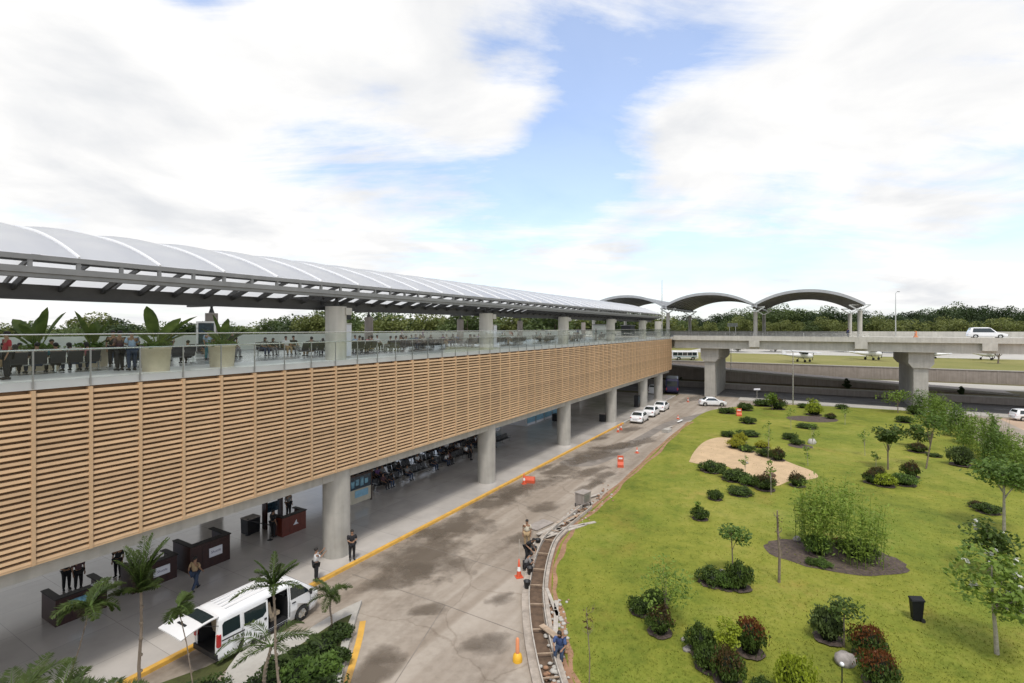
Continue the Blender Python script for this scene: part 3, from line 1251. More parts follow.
for j in range(nv):
    q0_, q1_ = QF + j * 17.7 / nv, QF + (j + 1) * 17.7 / nv
    mb_.bar((0, q0_ - QF, vz(q0_) - 14 + .05), (0, q1_ - QF, vz(q1_) - 14 + .05), .06, .08, 1)
m0 = mb_.build('membrane_panel', ['membrane', 'membrane_seam'], can, loc=(0, 0, 0))
part_copies(m0, can, [(k * RB, 0, 0) for k in range(1, NR)])

# ------------------------------------------------------------ the elevated road with its piers
br = thing('elevated_road', 'concrete road bridge crossing behind the lawn on broad piers', 'bridge', W(99.3, 0, 0), TH)
OB = (99.3, 0, 0)
b = MB()
b.box(99.3, 125.2, -130, 62, 10.78, 11.3)
b.build('deck', 'concrete_pale', br, off=OB)
b = MB()
b.box(99.9, 101.3, -130, 21.8, 9.2, 10.77)
b.box(104.5, 106, -130, 60, 9.2, 10.77)
b.box(109.5, 111, -130, 60, 9.2, 10.77)
b.box(115.0, 116.4, -130, 60, 9.2, 10.77)
b.box(101.31, 115.5, -130, 60, 10.3, 10.76)
b.box(122.6, 124, -130, 60, 9.2, 10.77)
b.build('girder', 'concrete_pale', br, off=OB)
b = MB()
b.box(99.22, 99.5, -130, 21.9, 10.72, 11.56)
b.build('near_kerb', 'concrete_pale', br, off=OB)
b = MB()
b.box(124.9, 125.15, -130, 62, 11.301, 12.32)
b.build('far_barrier', 'concrete_pale', br, off=OB)
b = MB()
b.box(-.05, .9, -.85, .85, -1.15, 0)
j0 = b.build('bearing_block', 'concrete_pale', br, loc=(99.25 - 99.3, -23.4, 10.76))
part_copies(j0, br, [(-.05, q_, 10.76) for q_ in (-7.8, 7.9, -39.0)])
b = MB()
b.box(0, 2.2, -.92, .92, 0, 6.7)
b.box(2.2, 15.5, -.8, .8, 0, 6.69)
b.add([(-.3, -1.05, 6.7), (-.3, 1.05, 6.7), (15.8, 1.05, 6.7), (15.8, -1.05, 6.7), (-.3, -1.6, 7.4), (-.3, 1.6, 7.4), (15.8, 1.6, 7.4), (15.8, -1.6, 7.4)],
      [(0, 1, 5, 4), (1, 2, 6, 5), (2, 3, 7, 6), (3, 0, 4, 7), (0, 3, 2, 1)])
b.box(-.3, 15.8, -1.6, 1.6, 7.4, 9.19)
j0 = b.build('pier', 'concrete', br, loc=(101 - 99.3, -15.7, 0))
part_copies(j0, br, [(1.7, q_, 0) for q_ in (15.6, 46.9, -47)])
b = MB()
for q_ in np.arange(-9.0, 21.8, 1.55):
    b.box(99.33, 99.38, q_ - .02, q_ + .02, 11.56, 12.12)
for z_ in (11.7, 11.9, 12.12):
    b.tube([(99.355, -9, z_), (99.355, 21.8, z_)], .018, 6)
for q_ in np.arange(-9.0, 21.8, 1.55):
    b.box(112.0, 112.05, q_ - .02, q_ + .02, 11.3, 12.2)
b.tube([(112.0, -9, 12.2), (112.0, 21.8, 12.2)], .03, 6)
b.build('railing', 'steel_bright', br, off=OB)

# the three arched shells over the drop-off
arc = thing('arched_canopy', 'row of three grey arched metal roofs on slim pale columns over the elevated road', 'canopy', W(98.0, 23.3, 11.3), TH)
OA = (98, 23.3, 11.3)


def shell(qc):
    b = MB()
    n = 28
    pr = []
    for i in range(n + 1):
        t_ = -1 + 2 * i / n
        pr.append((qc + t_ * 8.25, 16.95 + 2.5 * (1 - abs(t_) ** 2.15)))
    for (a_s, a_e, dz0, dz1, mi, dq) in ((98.0, 124.5, -.30, 0, 0, 0), (97.85, 98.12, -.42, .06, 1, 0), (124.4, 124.6, -.4, .05, 1, 0)):
        v_ = []
        for q_, z_ in pr:
            v_ += [(a_s, q_, z_ + dz0), (a_e, q_, z_ + dz0), (a_e, q_, z_ + dz1), (a_s, q_, z_ + dz1)]
        f_ = []
        for i in range(n):
            o_ = 4 * i
            for k in range(4):
                f_.append((o_ + k, o_ + (k + 1) % 4, o_ + 4 + (k + 1) % 4, o_ + 4 + k))
        f_ += [(0, 1, 2, 3), tuple(4 * n + k for k in (3, 2, 1, 0))]
        b.add(v_, f_, mi, False)
    for a_ in np.arange(100.5, 124, 3.0):
        for i in range(n):
            b.bar((a_, pr[i][0], pr[i][1] - .38), (a_, pr[i + 1][0], pr[i + 1][1] - .38), .12, .16, 2)
    b.build('arched_roof', ['arch_skin', 'arch_edge', 'steel_grey'], arc, off=OA)


for qc in (0.0, 15.6, 31.1):
    shell(qc)
cb = MB()
cb.lathe([(.34, 0), (.34, 4.6)], 20)
c0 = cb.build('column', 'concrete_pale', arc, loc=(101.4 - 98, -7.8 - 23.3, 0))
sb = MB()
for s_ in (-1, 1):
    sb.bar((0, 0, 4.55), (0, s_ * 1.5, 5.55), .14, .2)
sb.bar((0, -1.5, 5.55), (0, 1.5, 5.55), .1, .14)
s0 = sb.build('strut', 'steel_bright', arc, loc=(3.4, -31.1, 0))
for q_ in (-7.8, 7.85, 23.4, 38.9):
    for a_ in (101.4, 123.2):
        if (q_, a_) == (-7.8, 101.4):
            continue
        part_copies(c0, arc, [(a_ - 98, q_ - 23.3, 0)])
        part_copies(s0, arc, [(a_ - 98, q_ - 23.3, 0)])
# ------------------------------------------------------------ foliage
def leaves(mb, pts, size, rs, mi=0, up=0.5, aspect=0.55):
    """one folded leaf-shaped face per point"""
    n = len(pts)
    nr = rs.normal(size=(n, 3))
    nr[:, 2] = np.abs(nr[:, 2]) + up
    nr /= np.linalg.norm(nr, axis=1)[:, None]
    t = rs.normal(size=(n, 3))
    t -= (t * nr).sum(1)[:, None] * nr
    t /= np.linalg.norm(t, axis=1)[:, None]
    w = np.cross(nr, t)
    s = size * rs.uniform(.6, 1.4, n)[:, None]
    a = pts - t * s
    b_ = pts + w * s * aspect
    c = pts + t * s
    d = pts - w * s * aspect
    v = np.stack([a, b_, c, d], 1).reshape(-1, 3)
    f = [(4 * i, 4 * i + 1, 4 * i + 2, 4 * i + 3) for i in range(n)]
    o = len(mb.v)
    mb.v.extend(map(tuple, v))
    mb.f.extend([tuple(k + o for k in q) for q in f])
    mb.m.extend([mi] * n)
    mb.sm.extend([False] * n)


def clump_points(rs, centres, radii, n, shell=0.75, flat=0.7):
    k = rs.randint(0, len(centres), n)
    d = rs.normal(size=(n, 3))
    d /= np.linalg.norm(d, axis=1)[:, None]
    r = (shell + (1 - shell) * rs.rand(n)) * np.where(rs.rand(n) < .25, rs.uniform(.3, 1, n), 1)
    d[:, 2] *= flat
    return centres[k] + d * (r * radii[k])[:, None]


def tree_mesh_pair(seed, h, w, crown_from, leafm, n_leaves, leaf, barkm='bark', n_clump=26, trunk=None, shape='round', limbs=6):
    """returns (trunk MB, crown MB) with the base at the origin"""
    rs = np.random.RandomState(seed)
    zc, hz = (h + crown_from) / 2, (h - crown_from) / 2
    cs = []
    while len(cs) < n_clump:
        p = rs.uniform(-1, 1, 3)
        if np.linalg.norm(p) > 1:
            continue
        if shape == 'flat':
            p[2] = p[2] * .55 + .25
        if shape == 'cone' and np.hypot(p[0], p[1]) > (1 - p[2]) * .55 + .1:
            continue
        cs.append((p[0] * w / 2 * .82, p[1] * w / 2 * .82, zc + p[2] * hz * .85))
    cs = np.array(cs)
    rad = rs.uniform(.14, .28, n_clump) * w * (26 / n_clump) ** .33
    tr = trunk or max(.03, h * .022)
    tb = MB()
    bend = rs.uniform(-.04, .04, 2) * h
    mid = (bend[0], bend[1], crown_from + hz * .3)
    tb.tube([(0, 0, -.1), (bend[0] * .3, bend[1] * .3, crown_from * .5), mid, (bend[0] * 1.2, bend[1] * 1.2, zc + hz * .5)], [tr * 1.25, tr, tr * .75, tr * .3], 8)
    for i in range(limbs):
        c = cs[rs.randint(n_clump)]
        z0 = crown_from * rs.uniform(.75, 1.1)
        tb.tube([(bend[0] * .5, bend[1] * .5, z0), (c[0] * .5, c[1] * .5, (z0 + c[2]) / 2 + .1), tuple(c)], [tr * .5, tr * .3, tr * .12], 5)
    cb = MB()
    leaves(cb, clump_points(rs, cs, rad, n_leaves), leaf, rs, 0)
    return tb, cb


def plant(name, label, cat, p, tb, cb, barkm, leafm, rotz=0, group=None, scale=None):
    t = thing(name, label, cat, p, rotz, group, scale)
    tb.build('trunk', barkm, t, fix=False)
    cb.build('crown', leafm, t, fix=False)
    return t


# ------------------------------------------------------------ tree line
far_protos = {}
for key, (sd, lm, sh, cf) in {'a': (1, 'leaf_far', 'round', .12), 'b': (2, 'leaf_far_dark', 'round', .1), 'c': (3, 'leaf_far_olive', 'round', .15),
                              'd': (4, 'leaf_far', 'flat', .3), 'e': (5, 'leaf_far_dark', 'cone', .1), 'f': (6, 'leaf_far_olive', 'flat', .25)}.items():
    tb, cb = tree_mesh_pair(sd, 10, 10, 10 * cf, lm, 5200, .24, n_clump=38)
    far_protos[key] = (Proto(plant('broadleaf_tree', 'far tree', 'tree', (0, 0, 0), tb, cb, 'bark', lm)), {'a': 'green bushy', 'b': 'dark green dense', 'c': 'olive green loose',
                                                                                                          'd': 'flat topped green', 'e': 'narrow dark green', 'f': 'wide olive green'}[key])
far = []
g = random.Random(21)
# (x of the crown, y of its top, distance, kind); the tops follow the photo's skyline
sky_l = [(-10, 325), (12, 323), (30, 324), (48, 327), (62, 326), (76, 324), (92, 315), (108, 316), (122, 322), (140, 322), (160, 323), (178, 321), (196, 322), (214, 323), (232, 323),
         (252, 324), (270, 322), (288, 320), (305, 314), (318, 313), (330, 312), (350, 315), (368, 314), (380, 313), (392, 318), (404, 318), (418, 313), (430, 311), (440, 316),
         (452, 316), (466, 312), (478, 313), (494, 314), (510, 311), (524, 313), (540, 311), (556, 312), (574, 314), (590, 313), (606, 312), (622, 314), (640, 312), (656, 312)]
sky_r = [(672, 317), (684, 314), (694, 316), (704, 318), (716, 313), (728, 312), (738, 310), (748, 309), (758, 307), (768, 306), (778, 306), (788, 305), (799, 309), (810, 312), (820, 307),
         (830, 309), (842, 311), (854, 312), (866, 311), (878, 312), (890, 314), (902, 312), (913, 310), (924, 311), (934, 309), (945, 307), (956, 303), (967, 305), (979, 305), (990, 309),
         (1002, 307), (1014, 308), (1026, 310), (1040, 306)]
for x, y in sky_l:
    Z = g.uniform(150, 200)
    far.append((x + g.uniform(-3, 3), y, Z, g.choice('aacbdf' if x < 300 else 'abcdfc')))
for x, y in sky_r:
    Z = g.uniform(250, 290)
    far.append((x + g.uniform(-2, 2), y, Z, g.choice('ab' if x < 800 else 'bbbea')))
for x in range(676, 1040, 17):
    far.append((x + g.uniform(-4, 4), g.uniform(317, 322), g.uniform(215, 235), g.choice('acf' if x < 900 else 'abcf')))
for x, y in ((962, 318), (1000, 317), (905, 319), (560, 319), (500, 320), (345, 319)):
    far.append((x, y, 180, 'c'))
far.sort()
cnt = {}
for x, y, Z, k in far:
    pr, desc = far_protos[k]
    base = 4.0 if Z > 170 or x > 650 else 0.0
    a_, q_ = AQ(PZ(x, Z))
    if a_ < 144:
        base = 0.0
    top = EYE + (HORIZON - y) * Z / FPX
    h = max(top - base, 4) * 1.04
    wd = h * g.uniform(.85, 1.25) if Z < 210 else h * g.uniform(.75, 1.0)
    if x > 870:
        place = 'right of the arches' if x < 1000 else 'at the right edge'
    elif x > 665:
        place = 'below the arches'
    elif x > 350:
        place = 'between the middle deck columns'
    elif x > 200:
        place = 'left of the nearest deck column'
    else:
        place = 'beyond the deck planters'
    row = 'front' if (x > 665 and Z < 240) else 'back'
    kk = (desc, place, row if x > 665 else '')
    cnt[kk] = cnt.get(kk, 0) + 1
    rowt = f', {row} row' if x > 665 else ''
    pr.put(PZ(x, Z, base), g.uniform(0, 6.28), f'{desc} tree{rowt}, {place}, {ORD[cnt[kk] - 1]} such from the left', 'trees of the far tree line',
           (wd / 10, wd / 10, h / 10))

# ------------------------------------------------------------ shrubs of the garden
def bush_mesh(seed, kind, n=1700):
    """unit bush: radius 1, height 1 (half ellipsoid), leaves over a dark core"""
    rs = np.random.RandomState(seed)
    b = MB()
    g_ = random.Random(seed)
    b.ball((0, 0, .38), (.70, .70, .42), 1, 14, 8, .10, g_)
    ring = [((.98 + g_.uniform(-.12, .12)) * math.cos(2 * PI * k / 18), (.98 + g_.uniform(-.12, .12)) * math.sin(2 * PI * k / 18), .06) for k in range(18)]
    b.add(ring, [tuple(range(18))], 3 if kind in ('red', 'bronze') else 2)
    d = rs.normal(size=(n, 3))
    d[:, 2] = np.abs(d[:, 2]) * 1.0 - .25
    d /= np.linalg.norm(d, axis=1)[:, None]
    lump = 1 + .17 * np.sin(4.1 * d[:, 0] + seed) * np.cos(3.7 * d[:, 1]) + .11 * np.sin(7 * d[:, 1] + 2 * d[:, 2])
    r = lump * np.where(rs.rand(n) < .08, rs.uniform(1.0, 1.22, n), rs.uniform(.74, 1.03, n))
    pts = d * r[:, None]
    pts[:, 2] = pts[:, 2] * .55 + .42
    if kind in ('red', 'bronze'):
        top = pts[:, 2] + .25 * rs.randn(n) * .5 + .12 * pts[:, 0] > .66
        leaves(b, pts[~top], .072, rs, 0, .3)
        leaves(b, pts[top], .062, rs, 2, .3)
    else:
        leaves(b, pts, .078 if kind != 'lime' else .075, rs, 0, .3)
    return b


bush_protos = {}
for nm, (kind, mats_) in {'dark': ('dark', ['leaf_dark', 'bush_core']), 'mid': ('mid', ['leaf_mid', 'bush_core']), 'lime': ('lime', ['leaf_lime', 'bush_core']),
                          'red': ('red', ['leaf_dark', 'bush_core', 'leaf_red']), 'bronze': ('bronze', ['leaf_dark', 'bush_core', 'leaf_bronze']),
                          'olive': ('olive', ['leaf_far', 'bush_core']), 'yellow': ('lime', ['leaf_yellow', 'bush_core'])}.items():
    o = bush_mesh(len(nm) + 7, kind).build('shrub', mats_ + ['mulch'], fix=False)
    tag(o, 'shrub', 'shrub')
    bush_protos[nm] = Proto(o)


def bush(x, y, wpx, hpx, kind, label, deep=1.0):
    """x, y: middle of its foot in the photo; its width and height in pixels"""
    p = P(x, y - wpx * .12, .10)
    r = wpx / FPX * p.y / 2
    dist = math.hypot(p.y, EYE)
    ang = math.atan2(EYE, p.y)
    vis = hpx / FPX * p.y
    hh = max(.25, (vis - .55 * r * deep * 2 * math.sin(ang) * .5) / math.cos(ang) * 1.0)
    bush_protos[kind].put(p, g.uniform(0, 6.28), label, 'shrubs on the lawn', (r, r * deep, hh))


BUSHES = [
    (660, 636, 26, 26, 'bronze', 'brown topped round shrub below the feathery sapling at the left of the lawn'),
    (641, 615, 24, 16, 'dark', 'dark green low shrub behind the brown topped one at the left of the lawn'),
    (657, 610, 22, 18, 'dark', 'dark green shrub squeezed between the low shrub and the feathery sapling'),
    (700, 655, 26, 26, 'dark', 'dark green clipped shrub beside the pale rock at the lower left of the lawn'),
    (707, 671, 26, 24, 'dark', 'dark green shrub in front of the clipped one beside the pale rock'),
    (728, 687, 30, 34, 'bronze', 'large round shrub with a few red tips at the bottom edge beside the dark pair'),
    (750, 657, 27, 35, 'red', 'tall dome shrub with a deep red top beside the lime sapling'),
    (795, 698, 34, 36, 'lime', 'bright lime shrub cut by the bottom edge of the photo'),
    (762, 692, 18, 12, 'dark', 'small dark shrub at the bottom edge left of the lime shrub'),
    (828, 643, 28, 32, 'olive', 'dusky olive shrub under the flat topped sapling at the lower right'),
    (869, 662, 32, 32, 'red', 'wide shrub covered with red flowers beside the brown rock'),
    (880, 690, 34, 34, 'red', 'green shrub with a red crest in front of the red flowered one'),
    (712, 586, 28, 16, 'dark', 'low dark green shrub at the left of the bed under the small umbrella tree'),
    (726, 590, 20, 15, 'mid', 'mid green mound in the middle of the bed under the small umbrella tree'),
    (739, 591, 24, 26, 'dark', 'taller dark round shrub right of the small umbrella tree'),
    (700, 521, 16, 12, 'dark', 'lone small dark shrub on the open lawn above the trench'),
    (715, 501, 14, 10, 'dark', 'small dark shrub above the lone one on the open lawn'),
    (740, 497, 22, 9, 'dark', 'flat oval dark shrub below the sandy clearing'),
    (712, 474, 23, 11, 'dark', 'low dark shrub at the lower left rim of the sandy clearing'),
    (735, 483, 26, 12, 'dark', 'low spreading dark shrub at the lower rim of the sandy clearing'),
    (750, 487, 18, 10, 'mid', 'low green mound next to the dark red dome by the sandy clearing'),
    (765, 492, 20, 17, 'bronze', 'dark red round shrub at the lower rim of the sandy clearing'),
    (797, 488, 16, 14, 'bronze', 'dark shrub at the right tip of the sandy clearing'),
    (778, 462, 14, 13, 'bronze', 'dark brown green shrub above the middle of the sandy clearing'),
    (766, 458, 16, 8, 'dark', 'low dark shrub left of the brown green one above the sandy clearing'),
    (747, 453, 14, 7, 'dark', 'low dark shrub above the narrow waist of the sandy clearing'),
    (736, 450, 16, 11, 'yellow', 'yellow green shrub at the upper rim of the sandy clearing'),
    (741, 444, 12, 10, 'yellow', 'smaller yellow green shrub behind the other yellow one'),
    (762, 449, 14, 7, 'yellow', 'low yellow green mound right of the two yellow shrubs'),
    (728, 438, 13, 6, 'dark', 'small dark mound at the top left of the sandy clearing'),
    (748, 438, 20, 6, 'dark', 'flat dark mound behind the yellow shrubs'),
    (748, 425, 14, 7, 'dark', 'small dark mound high on the lawn below the orange barrier'),
    (727, 415, 16, 6, 'dark', 'low dark mound left of the orange barrier'),
    (745, 412, 14, 8, 'dark', 'dark shrub right behind the orange barrier'),
    (790, 441, 14, 7, 'dark', 'dark flat mound left of the pale stones high on the lawn'),
    (797, 446, 12, 6, 'dark', 'dark flat mound right of the pale stones high on the lawn'),
    (807, 430, 18, 5, 'dark', 'long flat dark mound near the thin saplings'),
    (778, 411, 14, 12, 'bronze', 'dark red round shrub below the far road beside the grey lamp post'),
    (764, 408, 18, 7, 'dark', 'flat dark shrub left of the dark red one beside the lamp post'),
    (803, 409, 9, 5, 'dark', 'tiny dark shrub right of the grey lamp post'),
    (842, 410, 10, 5, 'dark', 'tiny dark shrub on the sidewalk edge left of the bridge pier'),
    (831, 420, 10, 6, 'bronze', 'small reddish mound at the end of the far mulch bed'),
    (814, 417, 15, 13, 'lime', 'lime coloured bush in the far mulch bed'),
    (904, 424, 14, 7, 'dark', 'dark low mound left of the leaning tree foot'),
    (916, 416, 14, 9, 'dark', 'dark mound at the foot of the bridge pier'),
    (918, 454, 17, 10, 'bronze', 'dark bronze mound in front of the leaning tree'),
    (934, 458, 12, 4, 'dark', 'flat dark mound right of the leaning tree'),
    (872, 485, 16, 14, 'bronze', 'dark bronze round shrub at the left of the bed under the thick small tree'),
    (878, 477, 14, 9, 'bronze', 'dark bronze shrub right at the foot of the thick small tree'),
    (884, 488, 20, 13, 'lime', 'lime green mound in the bed under the thick small tree'),
    (903, 487, 22, 12, 'mid', 'green mound right in the bed under the thick small tree'),
    (911, 479, 16, 16, 'bronze', 'dark red brown globe shrub at the right of the bed'),
    (961, 468, 20, 20, 'olive', 'fuzzy olive bush standing alone near the bamboo hedge'),
    (978, 510, 15, 8, 'bronze', 'low brown mound beside the spreading tree at the right'),
    (988, 515, 20, 10, 'dark', 'low dark mound beside the brown one at the right'),
    (818, 557, 22, 20, 'mid', 'green shrub in the middle of the big mulch bed'),
    (822, 568, 16, 8, 'mid', 'low green mound at the front of the big mulch bed'),
    (858, 560, 30, 18, 'dark', 'dark shrub at the right of the big mulch bed'),
    (840, 548, 14, 9, 'red', 'small red leaved shrub in the big mulch bed'),
    (812, 566, 12, 7, 'dark', 'low dark mound at the front left of the big mulch bed'),
]
for row in BUSHES:
    bush(*row)

# rocks
def rock(x, y, wpx, label, m_='rock'):
    p = P(x, y, .08)
    r = wpx / FPX * p.y / 2
    b = MB()
    b.ball((0, 0, r * .35), (r, r * .8, r * .7), 0, 9, 6, .16, random.Random(int(x * 7)))
    o_ = b.build('boulder', m_, loc=p, rotz=g.uniform(0, 3))
    tag(o_, label, 'rock', 'boulders among the shrubs')


rock(687, 651, 9, 'pale upright rock left of the dark clipped shrub')
rock(684, 641, 7, 'small pale rock behind the upright rock')
rock(845, 664, 22, 'large brown rock between the olive shrub and the red flowered shrub')
rock(797, 541, 9, 'pale rock in the upper left of the big mulch bed')
rock(841, 546, 6, 'small reddish rock beside the red leaved shrub in the mulch bed')
rock(722, 573, 7, 'grey rock in the bed under the small umbrella tree')
rock(812, 444, 10, 'pale flat stone high on the lawn beside a dark mound', 'kerb_concrete')
rock(747, 464, 4, 'small stone on the narrow waist of the sandy clearing')
rock(772, 477, 8, 'brown stone on the lower right of the sandy clearing', 'trench_soil')
rock(775, 407, 4, 'little stone beside the dark red shrub below the far road')

# ------------------------------------------------------------ trees on the lawn
def lawn_tree(x, yb, ytop, wpx, lm, label, seed, cf=.5, n=900, leaf=.10, shape='round', bark='bark', trunk=None, name='young_tree', nc=16, limbs=5, blossom=0, tilt=0):
    p = P(x, yb, .08)
    h = max(.5, EYE + (HORIZON - ytop) * p.y / FPX - .1)
    w = wpx / FPX * p.y
    tb, cb = tree_mesh_pair(seed, h, w, h * cf, lm, n, leaf, n_clump=nc, trunk=trunk or .035 + h * .008, shape=shape, limbs=limbs)
    t_ = plant(name, label, 'tree', p, tb, cb, bark, lm)
    if tilt:
        t_.rotation_euler = (0, tilt, 0)
    if blossom:
        rs = np.random.RandomState(seed)
        bb = MB()
        src = np.array(cb.v[::4])
        src = src[rs.randint(0, len(src), blossom)] + rs.normal(size=(blossom, 3)) * .03
        for _ in range(4):
            leaves(bb, src + rs.normal(size=src.shape) * .04, .085, rs, 0, .8, .8)
        bb.build('blossom', 'blossom', t_, fix=False)
    return t_


lawn_tree(997, 655, 548, 84, 'leaf_light', 'white blossomed tree with a spreading crown at the lower right', 31, .42, 1500, .11, blossom=26, bark='bark_pale', nc=22, name='blossom_tree')
lawn_tree(989, 575, 521, 44, 'leaf_dark', 'dark leaved tree directly behind the white blossomed one', 32, .3, 900, .12, blossom=8, nc=14)
lawn_tree(1004, 532, 460, 52, 'leaf_mid', 'wide umbrella crowned tree with a pale trunk at the right edge', 33, .55, 1500, .12, 'flat', 'bark_pale', .075, 'umbrella_tree', 20)
lawn_tree(888, 470, 424, 30, 'leaf_dark', 'thick small tree with a dark compact crown over the bronze shrubs', 34, .45, 1300, .13, 'flat', trunk=.06, nc=14)
lawn_tree(926, 469, 412, 34, 'leaf_mid', 'leaning tree with a thin crooked trunk and light crown', 35, .55, 620, .13, 'flat', 'bark', .055, nc=10, tilt=.12)
lawn_tree(918, 447, 424, 26, 'leaf_dark', 'small dark tree behind the leaning tree', 36, .3, 800, .14, nc=12)
lawn_tree(733, 578, 527, 28, 'leaf_mid', 'small umbrella shaped tree in the bed of three shrubs', 37, .6, 650, .085, 'flat', trunk=.035, nc=9)
lawn_tree(844, 648, 602, 34, 'leaf_dark', 'flat topped sapling rising from the olive shrub', 38, .7, 420, .075, 'flat', trunk=.03, nc=8)
lawn_tree(665, 626, 560, 52, 'leaf_light', 'feathery pale green sapling with an airy crown at the left of the lawn', 39, .3, 1000, .065, trunk=.03, nc=18, limbs=9)
lawn_tree(728, 660, 622, 26, 'leaf_lime', 'bright lime sapling between the red dome and the dark shrubs', 40, .4, 900, .065, trunk=.03, nc=10)
lawn_tree(1016, 486, 460, 26, 'leaf_light', 'bushy green tree at the right edge behind the umbrella crowned one', 41, .2, 1300, .16, nc=16)
lawn_tree(772, 410, 390, 14, 'leaf_light', 'light green little tree above the dark red shrub by the far road', 42, .35, 500, .16, nc=8)
lawn_tree(898, 413, 391, 30, 'leaf_light', 'pale airy tree just left of the bridge pier', 43, .4, 500, .15, 'flat', nc=9)
lawn_tree(813, 412, 398, 10, 'leaf_lime', 'small lime tree at the back of the far mulch bed', 44, .3, 300, .13, nc=7)
for i, (x, yb, yt, w, lb) in enumerate([(768, 459, 418, 10, 'wispy sapling above the sandy clearing, leftmost of the thin ones'), (813, 450, 420, 9, 'wispy sapling right of the pale flat stone'),
                                        (791, 430, 405, 8, 'wispy sapling in front of the grey lamp post'), (845, 425, 403, 9, 'wispy sapling right of the far mulch bed'),
                                        (865, 456, 425, 9, 'wispy sapling left of the thick small tree'), (771, 495, 455, 9, 'thin sapling over the dark red round shrub'),
                                        (808, 466, 445, 8, 'thin sapling between the sandy clearing and the flat stone'), (876, 468, 447, 9, 'short wispy sapling left of the thick tree foot'),
                                        (699, 519, 500, 7, 'twiggy sapling behind the lone small shrub'), (745, 480, 446, 9, 'thin sapling at the lower rim of the sandy clearing')]):
    lawn_tree(x, yb, yt, w, 'leaf_light', lb, 50 + i, .35, 90, .10, trunk=.022, bark='bark_pale', nc=6, limbs=6, name='thin_sapling')
# the bare stake-like trunk and the withered sapling
for x, yb, yt, lb, sd in ((779, 583, 512, 'bare mottled trunk standing alone left of the big mulch bed', 3), (589, 690, 610, 'leafless withered sapling near the seated worker', 4)):
    p = P(x, yb, .08)
    h = EYE + (HORIZON - yt) * p.y / FPX
    t_ = thing('bare_tree', lb, 'tree', p)
    tb = MB()
    tr = .06 if sd == 3 else .018
    rs = random.Random(sd)
    tb.tube([(0, 0, -.1), (.03, 0, h * .4), (-.05, .02, h * .75), (-.09, 0, h)], [tr * 1.2, tr, tr * .9, tr * .5], 8)
    for k in range(6):
        z = h * rs.uniform(.6, .95)
        a_ = rs.uniform(0, 6.28)
        l_ = rs.uniform(.12, .4) * (1 if sd == 3 else 1.6)
        tb.tube([(-.04, 0, z), (-.04 + l_ * .6 * math.cos(a_), l_ * .6 * math.sin(a_), z + l_ * .5), (-.04 + l_ * .7 * math.cos(a_), l_ * .7 * math.sin(a_), z + l_)], [tr * .4, tr * .3, tr * .15], 5)
    tb.build('trunk', 'bark', t_, fix=False)
    cb = MB()
    rs2 = np.random.RandomState(sd)
    pts = rs2.normal(size=(40, 3)) * (.09, .09, .25) + (-.05, 0, h * .84)
    leaves(cb, pts, .05, rs2, 0)
    cb.build('twig_leaves', 'leaf_bronze', t_, fix=False)


# bamboo clumps in the big mulch bed and the hedge on the right
def bamboo(x, yb, yt, wpx, label, lm, seed, culms=16, n=1800, leaf=.09, name='bamboo_clump', deep=.7, group=None):
    rs = np.random.RandomState(seed)
    p = P(x, yb, .08)
    h = EYE + (HORIZON - yt) * p.y / FPX
    w = wpx / FPX * p.y
    t_ = thing(name, label, 'bamboo' if 'bamboo' in name else 'shrub', p, 0, group)
    tb, cb = MB(), MB()
    P_ = []
    for k in range(culms):
        bx, by = rs.uniform(-.36, .36) * w, rs.uniform(-.36, .36) * w * deep
        hh = h * rs.uniform(.62, 1.0)
        lx, ly = bx * rs.uniform(.2, .5) + rs.normal() * .1, by * .3 + rs.normal() * .1
        pts = [(bx, by, 0), (bx + lx * .3, by + ly * .3, hh * .5), (bx + lx, by + ly, hh)]
        tb.tube(pts, [.018, .014, .006], 5, caps=False)
        m_ = n // culms
        t2 = rs.beta(2.2, 1.5, m_) if 'bamboo' in name else rs.beta(1.2, 1.3, m_)
        base = np.array([[bx + lx * t * t, by + ly * t * t, hh * t] for t in t2])
        if 'bamboo' in name:
            P_.append(base + rs.normal(size=(m_, 3)) * (.075 * w * .8 + .05, .075 * w * .8 + .05, .10))
        else:
            base[:, 0] *= 1.15 - .85 * t2
            base[:, 1] *= 1.15 - .85 * t2
            sd_ = (.13 * w * (1.1 - .8 * t2))[:, None]
            P_.append(base + rs.normal(size=(m_, 3)) * np.concatenate([sd_, sd_, sd_ * .6], 1))
    leaves(cb, np.concatenate(P_), leaf, rs, 0, .4, .35)
    tb.build('stems', 'leaf_light', t_, fix=False)
    cb.build('foliage', lm, t_, fix=False)
    return t_


bamboo(826, 552, 474, 62, 'dense bright green bamboo clump at the back left of the big mulch bed', 'leaf_lime2', 61, 20, 3800, .10)
bamboo(866, 566, 492, 46, 'sparser bamboo clump at the right end of the big mulch bed', 'leaf_lime2', 62, 16, 1900, .09)
bamboo(802, 543, 489, 16, 'slim bamboo clump at the left of the big mulch bed', 'leaf_mid', 63, 5, 350, .08)
hedge = [(920, 414, 387, 22), (930, 418, 390, 24), (940, 424, 392, 26), (950, 430, 398, 26), (960, 437, 402, 28), (970, 444, 408, 28), (980, 452, 414, 30), (990, 459, 412, 26),
         (1001, 466, 424, 32), (1012, 474, 428, 34), (1024, 482, 436, 38), (1036, 492, 440, 40)]
for i, (x, yb, yt, w) in enumerate(hedge):
    bamboo(x, yb, yt, w, f'{ORD[i]} tall leafy shrub of the hedge counted from the bridge pier', 'leaf_light' if i % 4 else 'leaf_mid', 70 + i, 12, 1500, .14, 'hedge_shrub', 1.0, 'hedge along the right of the lawn')
bamboo(993, 462, 414, 15, 'tallest narrow shrub sticking up out of the hedge', 'leaf_mid', 90, 6, 700, .15, 'hedge_shrub', 1.0, 'hedge along the right of the lawn')
